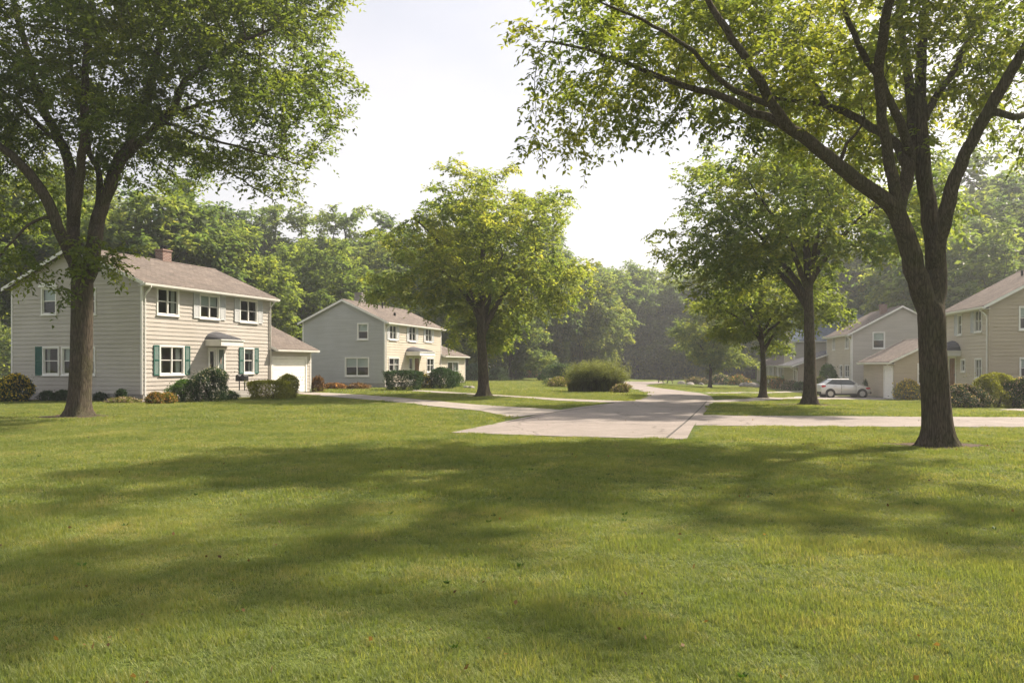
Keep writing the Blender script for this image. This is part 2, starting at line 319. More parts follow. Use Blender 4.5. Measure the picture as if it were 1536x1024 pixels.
ROADS = []                                    # outlines on the ground, kept to keep grass off them
def pip(poly, x, y):
    inside = np.zeros(len(x), bool); n = len(poly); j = n-1
    for i in range(n):
        xi, yi = poly[i]; xj, yj = poly[j]
        c = ((yi > y) != (yj > y)) & (x < (xj-xi)*(y-yi)/((yj-yi) or 1e-9)+xi); inside ^= c; j = i
    return inside
def smooth_outline(pts, it=2):
    for _ in range(it):
        q = []
        for i, p in enumerate(pts):
            n_ = pts[(i+1) % len(pts)]; q += [p.lerp(n_, .25), p.lerp(n_, .75)]
        pts = q
    return pts
def sheet(name, outline, mat, lift, kind='structure', cut=1.5):
    bm = bmesh.new(); vs = [bm.verts.new((p[0], p[1], 0)) for p in outline]; bm.faces.new(vs)
    x0 = min(p[0] for p in outline); x1 = max(p[0] for p in outline); y0 = min(p[1] for p in outline); y1 = max(p[1] for p in outline)
    for k in range(int(math.floor(x0)), int(x1)+1):
        bmesh.ops.bisect_plane(bm, geom=bm.verts[:]+bm.edges[:]+bm.faces[:], plane_co=(k, 0, 0), plane_no=(1, 0, 0))
    for k in range(int(math.floor(y0)), int(y1)+1):
        bmesh.ops.bisect_plane(bm, geom=bm.verts[:]+bm.edges[:]+bm.faces[:], plane_co=(0, k, 0), plane_no=(0, 1, 0))
    for v in bm.verts: v.co.z = gz(v.co.x, v.co.y)+lift
    bmesh.ops.recalc_face_normals(bm, faces=bm.faces)
    if sum(f.normal.z for f in bm.faces) < 0: bmesh.ops.reverse_faces(bm, faces=bm.faces)
    me = bpy.data.meshes.new(name); bm.to_mesh(me); bm.free(); me.materials.append(mat)
    o = bpy.data.objects.new(name, me); COL.objects.link(o); tag(o, kind=kind); return o
def gp(*pts): return [G(*p) for p in pts]
main = gp((676, 649), (850, 655), (1030, 659), (1040, 640), (1053, 624), (1066, 608), (1072, 601), (1066, 594), (1050, 589.5), (1010, 584.5), (985, 581.5), (968, 578.5), (975, 576), (1000, 573.5), (985, 571.5), (930, 571.8), (926, 574.5), (932, 579), (955, 584.5), (972, 589), (970, 594), (958, 599), (930, 603.5), (880, 609), (840, 615), (792, 625), (740, 636))
sheet('road', main, M['road'], .012)
br = gp((1043, 638), (1200, 639.5), (1400, 640), (1600, 641), (1600, 626), (1400, 625), (1200, 624), (1050, 622.5))
sheet('road_branch', br, M['road'], .008)
dl = gp((770, 627), (849, 615.5), (790, 611.5), (720, 607.5), (660, 602), (600, 596.5), (540, 592), (478, 588.5), (440, 589.5), (470, 593), (540, 598.5), (600, 604), (656, 610), (720, 616))
sheet('driveway', dl, M['path'], .016)
p2 = gp((622, 585), (675, 588), (758, 593), (850, 598.3), (945, 602), (925, 604.5), (840, 601), (755, 595), (672, 590), (618, 586.3))
sheet('footpath', p2, M['path'], .017)
p3 = gp((1064, 604.5), (1150, 601), (1250, 598.5), (1330, 600), (1340, 595), (1250, 594), (1190, 594.5), (1120, 598), (1066, 600.5))
sheet('driveway', p3, M['path'], .016)
p4 = gp((1058, 589.8), (1120, 589), (1200, 588), (1240, 587), (1240, 586), (1180, 586.8), (1110, 588), (1063, 588.6))
sheet('footpath', p4, M['path'], .017)
p5 = gp((1490, 614.5), (1536, 613), (1620, 612), (1620, 615.5), (1540, 617))
sheet('footpath', p5, M['path'], .017)
ROADS = [[(p.x, p.y) for p in q] for q in (main, br, dl, p2, p3, p4, p5)]
# tar joint along the road and low kerbs
def strip(name, pts, wd, h, mat, lift):
    pts = [Vector(p) for p in pts]; out = []
    for a, b in zip(pts[:-1], pts[1:]):
        n = max(1, int((b-a).length)); out += [a.lerp(b, k/n) for k in range(n)]
    out.append(pts[-1]); mb = MB(); L = []; 
    for k, p in enumerate(out):
        d = (out[min(k+1, len(out)-1)]-out[max(k-1, 0)]); s = Vector((-d.y, d.x, 0)).normalized()*wd/2; L.append((p-s, p+s))
    for (a, b), (c, d) in zip(L[:-1], L[1:]):
        z = [gz(q.x, q.y) for q in (a, b, d, c)]; q = (a, b, d, c)
        mb.prism([(p.x, p.y, zz-.05) for p, zz in zip(q, z)], [(p.x, p.y, zz+lift+h) for p, zz in zip(q, z)])
    o = mb.build(name, mat); tag(o, kind='structure'); return o
strip('road_joint', gp((1000, 657), (1030, 632), (1052, 611), (1060, 602)), .05, .002, M['joint'], .014)
strip('road_joint', gp((760, 634), (835, 618), (905, 608.5)), .05, .002, M['joint'], .014)
# ---------------------------------------------------------------- trees
def nrm(a): return a/np.maximum(np.linalg.norm(a, axis=-1, keepdims=True), 1e-9)
def resample(pts, ds):
    """smooth polyline through pts, evenly spaced"""
    p = [Vector(q) for q in pts]; out = []
    for i in range(len(p)-1):
        a = p[max(i-1, 0)]; b = p[i]; c = p[i+1]; d = p[min(i+2, len(p)-1)]; n = max(2, int((c-b).length/0.05))
        for k in range(n):
            t = k/n; out.append(.5*((2*b)+(c-a)*t+(2*a-5*b+4*c-d)*t*t+(3*b-a-3*c+d)*t**3))
    out.append(p[-1]); q = [out[0]]; acc = 0
    for a, b in zip(out[:-1], out[1:]):
        acc += (b-a).length
        if acc >= ds: q.append(b); acc = 0
    if (q[-1]-out[-1]).length > ds*.3: q.append(out[-1])
    return q
def pads(rng, ells, n, pr, per):
    """leaf pads (flattened clumps) scattered in the outer part of the crown ellipsoids"""
    vol = np.array([e[3]*e[4]*e[5] for e in ells])**.8; vol = vol/vol.sum(); out = []
    for e, f in zip(ells, vol):
        k = max(2, int(n*f)); d = nrm(rng.normal(size=(k, 3))); r = rng.random((k, 1))**.42
        c = np.array(e[:3])+d*r*np.array(e[3:6])
        s = pr*(.6+.8*rng.random((k, 1, 1))); o = nrm(rng.normal(size=(k, per, 3)))*rng.random((k, per, 1))**.4
        o = o*s*np.array([1.15, 1.15, .42]); out.append((c[:, None, :]+o).reshape(-1, 3))
    return np.concatenate(out)
def tree_mesh(seed, limbs, ells, ds=.4, npads=90, padr=1.0, per=22, di=6., dk=.7, iters=60, tipr=.010, leafr=.05, sprays=4, nleaf=9, spray=.6, leaf=.11, lw=.5, gloss=0, flare=True,
              zcut=None, droop=.35, twig=True, keep=1.0, trunk_sides=18):
    """limbs: [(points, r0, r1), ...] the first is the trunk; returns wood (V, Q, T) and leaves (V, Q, attr)"""
    rng = np.random.default_rng(seed)
    pos = []; par = []; rad = []; fix = []; limb_id = []
    for li, (pts, r0, r1) in enumerate(limbs):
        q = resample(pts, ds*(.4 if li == 0 else .7))
        if li == 0: prev = -1
        else:
            P0 = np.array(pos); prev = int(np.argmin(((P0-np.array(q[0]))**2).sum(1))); q = q[1:]
        L = len(q)
        for k, p in enumerate(q):
            if li: p = p+Vector(rng.normal(size=3)*.02*min(1, ds*2))
            pos.append(np.array(p)); par.append(prev); t = k/max(1, L-1); rad.append(r0*(1-t)+r1*t); fix.append(True); limb_id.append(li); prev = len(pos)-1
    A = pads(rng, ells, npads, padr, per)
    if zcut is not None: A = A[zcut(A)]
    pos = np.array(pos); par = list(par); zf = pos[:, 2].min()+1.6
    d2 = np.full(len(A), 1e9); nn = np.zeros(len(A), int)
    def upd(start):
        nonlocal d2, nn
        for s in range(0, len(A), 2000):
            D = ((A[s:s+2000, None, :]-pos[None, start:, :])**2).sum(2); m = D.min(1); a = D.argmin(1)+start
            if start == 0: D[:, pos[:, 2] < zf] = 1e9; m = D.min(1); a = D.argmin(1)
            b = m < d2[s:s+2000]; d2[s:s+2000][b] = m[b]; nn[s:s+2000][b] = a[b]
    upd(0); kids = {}
    for it in range(iters):
        act = d2 < di*di
        if not act.any(): break
        ids = nn[act]; dirs = nrm(A[act]-pos[ids]); S = np.zeros((len(pos), 3)); np.add.at(S, ids, dirs)
        u = np.unique(ids); new = []; newp = []
        for i in u:
            pd = pos[i]-pos[par[i]] if par[i] >= 0 else np.array([0, 0, 1.]); pd = pd/(np.linalg.norm(pd)+1e-9)
            s = S[i]; s = s/(np.linalg.norm(s)+1e-9)+pd*.45+rng.normal(size=3)*.16; s = s/(np.linalg.norm(s)+1e-9); c = pos[i]+s*ds
            if any(np.dot(c-k, c-k) < (.35*ds)**2 for k in kids.get(i, [])): continue
            if len(kids.get(i, [])) >= 3: continue
            kids.setdefault(i, []).append(c); new.append(c); newp.append(i)
        if not new: break
        st = len(pos); pos = np.vstack([pos, new]); par += [int(i) for i in newp]; upd(st)
        kp = d2 > dk*dk; A = A[kp]; d2 = d2[kp]; nn = nn[kp]
        if not len(A): break
    N = len(pos); nf = len(fix); rad = np.array(rad+[0.]*(N-nf)); limb_id += [-1]*(N-nf)
    ch = [[] for _ in range(N)]
    for i, p in enumerate(par):
        if p >= 0: ch[p].append(i)
    ex = 2.15
    for i in range(N-1, nf-1, -1):
        rad[i] = max(tipr, sum(rad[c]**ex for c in ch[i])**(1/ex)) if ch[i] else tipr
    for i in range(nf, N): rad[i] = min(rad[i], rad[par[i]]*.85+tipr*.1)
    # drop short stray paths: smooth grown nodes
    for _ in range(2):
        q = pos.copy()
        for i in range(nf, N):
            if ch[i]: q[i] = pos[i]*.5+.25*pos[par[i]]+.25*pos[ch[i][0]]
        pos = q
    # wood tubes
    V = []; Q = []; T = []; nv = 0; stack = [(0, -1)]
    while stack:
        s, p = stack.pop(); path = [p, s] if p >= 0 else [s]; i = s
        while ch[i]:
            same = [c for c in ch[i] if limb_id[c] == limb_id[i] and limb_id[i] >= 0]
            m = same[0] if same else max(ch[i], key=lambda c: rad[c])
            stack += [(c, i) for c in ch[i] if c != m]; path.append(m); i = m
        r = np.array([rad[k] for k in path]);
        if p >= 0: r[0] = min(rad[s]*1.25, rad[p])
        pts = pos[path]; n = trunk_sides if r.max() > .13 else 8 if r.max() > .06 else 5 if r.max() > .025 else 3
        if len(path) < 2: continue
        tg = nrm(np.gradient(pts, axis=0)); up = np.cross(tg[0], [0.31, .9, .12]); up /= np.linalg.norm(up)+1e-9
        an = 2*np.pi*np.arange(n)/n; rings = []
        for k in range(len(path)):
            up = up-tg[k]*np.dot(up, tg[k]); up /= np.linalg.norm(up)+1e-9; sdv = np.cross(tg[k], up); rr = np.full(n, r[k])
            if flare and p < 0 and s == 0:
                h = pts[k][2]-pts[0][2]; ph = seed*1.7
                rr = r[k]*(1+.05*np.sin(3*an+ph+h*.7)+.035*np.sin(5*an+h*1.3)+.55*np.exp(-h/.30)*(1+.5*np.sin(5*an+ph)+.3*np.sin(3*an+ph*2))+.55*np.exp(-max(h, 0)/.10)*(1+.75*np.sin(5*an+ph)+.4*np.sin(8*an-ph)))
            elif r[k] > .08: rr = r[k]*(1+.05*np.sin(2*an+k*.6)+.04*np.sin(3*an-k*.35))
            rings.append(pts[k]+np.outer(np.cos(an)*rr, up)+np.outer(np.sin(an)*rr, sdv))
        V.append(np.concatenate(rings)); K = len(path)
        a = (np.arange(K-1)[:, None]*n+np.arange(n)[None, :]); b = (np.arange(K-1)[:, None]*n+(np.arange(n)[None, :]+1) % n)
        Q.append(np.stack([a, b, b+n, a+n], 2).reshape(-1, 4)+nv); nv += n*K
    # leaves in sprays on the thin wood
    el = np.array([i for i in range(nf if nf < N else 0, N) if rad[i] < leafr], int)
    if len(el) == 0: el = np.arange(N)
    if keep < 1: el = el[rng.random(len(el)) < keep]
    bd = nrm(pos[el]-pos[[max(par[i], 0) for i in el]]); B = np.repeat(pos[el], sprays, 0); bd = np.repeat(bd, sprays, 0); n = len(B)
    B = B+rng.normal(size=(n, 3))*.08
    rd = nrm(rng.normal(size=(n, 3))*np.array([1, 1, .55])); d = nrm(bd*.55+rd*.9); Ls = spray*(.45+.75*rng.random(n))
    t = (np.arange(nleaf)+.6)/nleaf; t = t[None, :]+rng.normal(size=(n, nleaf))*.04
    C = B[:, None, :]+d[:, None, :]*(t*Ls[:, None])[..., None]; C[..., 2] -= droop*Ls[:, None]*t**2
    if twig:
        m = rng.random(n) < .6; a = B[m]; k = m.sum(); wv = .004+.002*rng.random((k, 1)); side = nrm(np.cross(d[m], [0, 0, 1.]))*wv
        mid = a+d[m]*Ls[m, None]*.5; mid[:, 2] -= droop*Ls[m]*.25; e = a+d[m]*Ls[m, None]; e[:, 2] -= droop*Ls[m]
        tv = np.stack([a-side, a+side, mid+side, mid-side, e+side*.3, e-side*.3], 1).reshape(-1, 3); bi = nv+6*np.arange(k)
        V.append(tv); Q.append(np.concatenate([np.stack([bi, bi+1, bi+2, bi+3], 1), np.stack([bi+3, bi+2, bi+4, bi+5], 1)])); nv += 6*k
    D = d[:, None, :]; sv = nrm(np.cross(d, np.array([0, 0, 1.])+rng.normal(size=(n, 3))*.2))[:, None, :]
    sg = np.where(np.arange(nleaf) % 2 == 0, 1., -1.)[None, :, None]
    ax = nrm(D*(.55)+sv*sg*.9+rng.normal(size=(n, nleaf, 3))*.35+np.array([0, 0, -.28])); up = nrm(np.array([0, 0, 1.])+rng.normal(size=(n, nleaf, 3))*.42)
    ws = nrm(np.cross(ax, up)); ll = leaf*(.65+.6*rng.random((n, nleaf, 1))); wd = ll*lw*.5
    nv_ = nrm(np.cross(ws, ax)); p0 = C; md = C+ax*ll*.45; tip = C+ax*ll-nv_*ll*.12
    LV = np.stack([p0, md+ws*wd+nv_*wd*.35, tip, md-ws*wd+nv_*wd*.35], 2).reshape(-1, 3)
    nl = n*nleaf; LQ = np.arange(nl*4).reshape(-1, 4)
    sv_ = np.repeat(rng.random(len(el)), sprays)[:, None]*.55+rng.random((n, nleaf))*.45
    return (np.concatenate(V), np.concatenate(Q)), (LV, LQ, np.repeat(sv_.ravel(), 4))
def tree_obj(name, label, loc, wood, leaves, bark, leafmat, group=None, cat='tree', rz=0.0, scale=1.0):
    t = empty(name, loc, rz); t.scale = (scale,)*3; tag(t, label, cat, group)
    if isinstance(wood, tuple):
        np_mesh('trunk', wood[0], wood[1], bark, t, smooth_=True); np_mesh('crown', leaves[0], leaves[1], leafmat, t, attr=leaves[2])
    else:
        for nm, me in (('trunk', wood), ('crown', leaves)):
            o = bpy.data.objects.new(nm, me); COL.objects.link(o); o.parent = t
    return t
GREEN_NEAR = [(.15, (.040, .066, .026)), (.45, (.085, .118, .034)), (.7, (.145, .176, .042)), (.95, (.225, .232, .055))]
GREEN_MID = [(.15, (.055, .092, .036)), (.45, (.110, .152, .050)), (.7, (.190, .220, .058)), (.95, (.31, .305, .072))]
GREEN_FAR = [(.15, (0.039, 0.075, 0.045)), (.5, (0.083, 0.127, 0.054)), (.8, (0.164, 0.199, 0.064)), (1, (0.267, 0.260, 0.071))]
M['leaf_near'] = mat_leaf('leaves_near', GREEN_NEAR, .64, nscale=.5); M['leaf_mid'] = mat_leaf('leaves_mid', GREEN_MID, .64, nscale=.5); M['leaf_wood'] = mat_leaf('leaves_wood', [(.15, (.050, .088, .036)), (.5, (.105, .150, .048)), (.8, (.175, .215, .056)), (1, (.26, .275, .065))], .6, nscale=.4)
M['leaf_far'] = mat_leaf('leaves_far', GREEN_FAR, .58, nscale=.3)

def rel(pts, o): return [tuple(Vector(p)-o) for p in pts]
# --- the big tree on the right
o = G(1405, 669); D0 = o.y
def q(pts, dd=(0, 0)):
    n = len(pts); return [tuple(P(px, py, D0+dd[0]+(dd[1]-dd[0])*i/max(1, n-1))-o) for i, (px, py) in enumerate(pts)]
limbs = [
 ([(0, 0, -.12)]+q([(1405, 640), (1404, 600), (1402, 560), (1400, 520), (1399, 490), (1397, 462)]), .25, .255),
 (q([(1397, 470), (1384, 440), (1372, 400), (1358, 350), (1346, 318)], (0, -.1)), .215, .17),
 (q([(1346, 318), (1325, 298), (1282, 268), (1240, 235), (1205, 207), (1183, 190), (1160, 160), (1140, 125), (1118, 90), (1085, 40), (1050, -20)], (-.1, -1.4)), .155, .045),
 (q([(1183, 190), (1150, 176), (1120, 166), (1095, 150), (1060, 138), (1010, 124), (955, 100), (905, 84), (860, 70), (820, 62)], (-.6, .4)), .082, .02),
 (q([(1160, 160), (1120, 143), (1085, 125), (1060, 100), (1030, 70), (990, 45), (940, 20), (900, 5)], (-.7, -2.6)), .06, .018),
 (q([(1346, 318), (1356, 280), (1364, 240), (1367, 195), (1366, 140), (1358, 90), (1350, 20), (1340, -60)], (-.1, 1.6)), .135, .04),
 (q([(1368, 262), (1350, 228), (1332, 206), (1298, 185), (1268, 168), (1243, 160), (1222, 130), (1196, 90), (1170, 62), (1140, 20), (1100, -50)], (.1, 3.2)), .10, .03),
 (q([(1243, 160), (1210, 152), (1180, 152), (1150, 140), (1110, 110), (1060, 90)], (1.2, 2.6)), .045, .015),
 (q([(1366, 226), (1352, 190), (1335, 152), (1322, 122), (1306, 98), (1290, 70), (1270, 20), (1255, -60)], (.3, -1.5)), .09, .03),
 (q([(1397, 470), (1404, 425), (1402, 380), (1396, 330), (1388, 270), (1383, 220), (1381, 160), (1382, 90), (1388, 10), (1392, -80)], (0, .8)), .20, .05),
 (q([(1399, 395), (1412, 340), (1430, 275), (1455, 218), (1485, 165), (1515, 110), (1545, 60), (1580, -10), (1620, -90)], (.05, -2.0)), .15, .05),
 (q([(1386, 180), (1408, 140), (1430, 106), (1450, 62), (1470, 30), (1505, 8), (1540, -40)], (.3, 2.4)), .075, .025),
 (q([(1485, 165), (1530, 175), (1580, 150), (1640, 120), (1690, 110)], (-1.2, .5)), .07, .02),
 ([tuple(P(1346, 318, D0-.1)-o), (-1.6, -1.0, 7.0), (-2.2, -3.0, 8.2), (-2.8, -5.2, 9.0), (-3.8, -7.5, 9.6)], .11, .03),  # limb added to carry the overhead lobes that shade the lawn
 (q([(1262, 252), (1270, 215), (1290, 195), (1300, 170)], (-.4, -1.2)), .04, .015)]
def E(px, py, D, rx, ry, rz): 
    p = P(px, py, D)-o; return (p.x, p.y, p.z, rx, ry, rz)
ells = [E(1400, -50, 16.5, 4.4, 4.0, 2.0), E(1060, 40, 16.0, 3.6, 3.6, 2.3), E(905, 50, 16.2, 1.45, 2.2, 1.5), E(872, 150, 16.0, .8, 1.4, .95), E(1230, 10, 17.5, 3.5, 4, 2.6), E(1560, 10, 15.5, 3.0, 4.5, 2.4), E(1200, 130, 19, 2.6, 1.5, 1.3), E(1500, 190, 18.5, 1.8, 1.2, .8),
        E(1330, 80, 17, 3.4, 3.6, 2.2), E(1010, 150, 16.4, 1.5, 1.6, .8), E(1290, 215, 19.0, 1.9, .8, .7), (-3.2, -5.5, 9.6, 3.6, 3.0, 1.7), (-5.0, -6.0, 9.0, 1.9, 2.2, 1.0)]  # last two lobes, overhead out of view, added to shade the near lawn
def gaps(A):                                  # holes shaped in the upper crown to break up its lawn shade
    n_ = np.sin(A[:, 0]*1.5+1)*np.sin(A[:, 1]*1.2+2)+.6*np.sin(A[:, 0]*.7-A[:, 1]*.9)
    return (A[:, 2] < 10.6) & ((A[:, 2] < 8.2) | (n_ > -.15))
wd, lv = tree_mesh(11, limbs, ells, zcut=gaps, ds=.3, npads=270, padr=.85, per=20, di=5, dk=.42, iters=70, tipr=.006, leafr=.03, sprays=4, nleaf=9, spray=.56, leaf=.135, lw=.52)
tree_obj('shade_tree', 'large fork-trunked tree close by on the right, its canopy arching over the road', o, wd, lv, M['bark'], M['leaf_near'])
print('RIGHT', len(wd[0]), len(lv[1]))
# --- the big tree on the left
o = G(118, 624); D0 = o.y
limbs = [
 ([(0, 0, -.12)]+q([(118, 605), (120, 570), (122, 540), (123, 500), (124, 460), (124, 420)]), .315, .32),
 (q([(124, 425), (115, 400), (105, 378), (96, 362), (82, 325), (62, 285), (38, 253), (5, 222), (-40, 190), (-90, 150)], (0, -1.5)), .21, .06),
 (q([(121, 420), (114, 395), (111, 350), (110, 312), (107, 268), (95, 222), (76, 185), (55, 140), (43, 85), (25, 20), (5, -60)], (0, 1.5)), .22, .05),
 (q([(112, 330), (118, 285), (121, 250), (127, 210), (126, 160), (128, 100), (135, 30), (140, -60), (140, -160)], (0, -1.8)), .15, .045),
 (q([(127, 420), (138, 400), (143, 352), (155, 305), (175, 252), (195, 213), (203, 182), (222, 147), (231, 110), (240, 60), (255, 0), (270, -70)], (0, 2.2)), .25, .05),
 (q([(147, 335), (149, 300), (147, 255), (134, 228), (126, 185), (110, 120), (100, 40)], (0, 3.5)), .12, .035),
 (q([(172, 258), (195, 228), (228, 195), (266, 152), (274, 126), (300, 105), (326, 88), (370, 60), (420, 40)], (.6, -1.5)), .145, .03),
 (q([(196, 225), (246, 186), (297, 203), (350, 218), (400, 232), (440, 245)], (.6, -.8)), .065, .018),
 (q([(190, 232), (234, 208), (281, 230), (332, 252), (380, 280), (410, 300)], (.4, 1.5)), .055, .016),
 (q([(240, 180), (290, 160), (350, 148), (410, 140), (460, 150)], (.2, 2.5)), .06, .018),
 (q([(96, 222), (50, 180), (10, 140), (-40, 110)], (.8, 3)), .09, .03),
 (q([(82, 325), (58, 330), (30, 350), (10, 372), (-10, 400)], (-.5, -2.2)), .05, .018)]
ells = [E(120, -120, 25.5, 9.0, 7.5, 5.0), E(330, 60, 24.5, 3.6, 4.5, 3.2), E(430, 140, 24.5, 1.9, 3.2, 2.2), E(390, 235, 24.5, 2.2, 2.6, .9), E(250, 230, 27, 3, 2.5, 1.5), E(60, 130, 26, 5, 5, 3.0), E(-120, 120, 25, 4, 5, 4), E(230, 120, 25, 4.2, 5, 2.6), E(0, 300, 28.5, 3.5, 1.5, 2.2),
        E(15, 430, 22.5, .75, .7, 1.0), E(150, 385, 24.3, .5, .5, .35), E(300, 0, 25, 4.2, 4.5, 3)]
wd, lv = tree_mesh(5, limbs, ells, ds=.4, npads=430, padr=1.0, per=17, di=6, dk=.55, iters=70, tipr=.008, leafr=.04, sprays=5, nleaf=9, spray=.66, leaf=.16, lw=.52)
tree_obj('shade_tree', 'huge multi-stemmed tree on the left in front of the gable of the green-shuttered house', o, wd, lv, M['bark'], M['leaf_near'])
print('LEFT', len(wd[0]), len(lv[1]))

def auto_tree(seed, H, R0, Wd, fork, r0, nl=6, low=None, **kw):
    """a free-standing broad tree: trunk, rising limbs, rounded crown of stacked leaf pads"""
    rng = random.Random(seed); lean = rng.uniform(-.15, .15)
    limbs = [([(0, 0, -.1), (0, 0, .4), (lean*.3, 0, fork*.5), (lean, .05, fork), (lean+rng.uniform(-.3, .3), rng.uniform(-.3, .3), (fork+H)*.5), (rng.uniform(-.5, .5), rng.uniform(-.5, .5), H*.8)], r0, r0*.2)]
    for k in range(nl):
        a = 2*math.pi*(k+rng.uniform(-.25, .25))/nl; z0 = fork*(.88+.5*k/nl); rr = Wd*(.45+.2*rng.random()); zz = z0+(H-z0)*(.3+.35*rng.random())
        f = lambda t, h: (lean+math.cos(a)*rr*t, math.sin(a)*rr*t, z0+(zz-z0)*h)
        limbs.append(([f(0, 0), f(.18, .28), f(.45, .6), f(.75, .85), f(1, 1)], r0*(.55-.03*k), r0*.12))
    low = low if low is not None else fork*.9
    ells = [(0, 0, low+(H-low)*.52, Wd*.82, Wd*.82, (H-low)*.46)]
    for k in range(7):
        a = rng.uniform(0, 6.28); ells.append((math.cos(a)*Wd*.55, math.sin(a)*Wd*.55, low+(H-low)*rng.uniform(.12, .62), Wd*rng.uniform(.35, .5), Wd*rng.uniform(.35, .5), (H-low)*rng.uniform(.12, .24)))
    return tree_mesh(seed, limbs, ells, **kw)
midkw = dict(ds=.35, npads=250, padr=.95, per=17, di=5, dk=.5, iters=60, tipr=.007, leafr=.035, sprays=4, nleaf=8, spray=.55, leaf=.19, lw=.55, twig=False)
o = G(725, 594)
wd, lv = auto_tree(21, 12.4, 0, 6.1, 3.6, .30, 7, low=2.7, **midkw)
tree_obj('shade_tree', 'round-crowned tree standing alone on the lawn before the grey-gabled house', o, wd, lv, M['bark'], M['leaf_mid'], rz=.4)
print('MID', o, len(lv[1]))
o = G(1215, 607)
wd, lv = auto_tree(33, 13.1, 0, 6.4, 4.4, .27, 8, low=4.3, **dict(midkw, npads=190, sprays=4))
tree_obj('shade_tree', 'broad leafy tree on the right lawn just left of the silver car', o, wd, lv, M['bark'], M['leaf_mid'], rz=2.0)
print('R2', o)
o = G(1145, 597)
wd, lv = auto_tree(44, 7.2, 0, 4.2, 2.7, .19, 6, low=2.4, **dict(midkw, npads=110, ds=.32, leaf=.2))
tree_obj('small_tree', 'small dark-crowned tree in front of the far beige houses', o, wd, lv, M['bark'], M['leaf_near'], rz=1.0)
o = G(1065, 581.5)
wd, lv = auto_tree(55, 9.2, 0, 4.6, 2.6, .19, 6, low=1.9, **dict(midkw, npads=110, ds=.36, leaf=.24, spray=.6))
tree_obj('small_tree', 'yellow-green tree standing by the bend of the road beside the rockery', o, wd, lv, M['bark'], M['leaf_mid'], rz=2.2)

o = Vector((15.5, 6.0, 0))
wd, lv = auto_tree(61, 12.5, 0, 6.0, 4.0, .32, 7, low=4.0, **dict(midkw, npads=120, sprays=4))
tree_obj('shade_tree', 'tree just outside the right edge whose shade falls on the near lawn', o, wd, lv, M['bark'], M['leaf_mid'])
# --- woodland trees: a few kinds, copied
KIND = []
farkw = dict(ds=.75, npads=130, padr=1.6, per=13, di=9, dk=1.05, iters=50, tipr=.02, leafr=.12, sprays=7, nleaf=7, spray=1.1, leaf=.42, lw=.6, twig=False, trunk_sides=9, flare=False)
for sdd, H, W_, fk, lo in ((101, 19, 6.6, 4.5, 3.4), (102, 17, 6.0, 4, 2.4), (103, 21, 6.4, 6, 5), (104, 15, 6.8, 3.2, 1.6), (105, 18, 5.2, 5, 2.6)):
    wd, lv = auto_tree(sdd, H, 0, W_, fk, .38, 7, low=lo, **farkw)
    for mt in ('leaf_far', 'leaf_wood'):
        KIND.append((np_mesh('trunk', wd[0], wd[1], M['bark_far'], smooth_=True, link=False), np_mesh('crown', lv[0], lv[1], M[mt], link=False, attr=lv[2]), H))
print('FAR leaves', len(lv[1]))
def wood_tree(name, label, px, D, k, H, yel=0, rz=None, group=None):
    wdm, lvm, h = KIND[2*k+yel]; x = (px-768)/F*D
    return tree_obj(name, label, (x, D, gz(x, D)), wdm, lvm, None, None, group, rz=rz if rz is not None else (px*.37+D) % 6.28, scale=H/h)
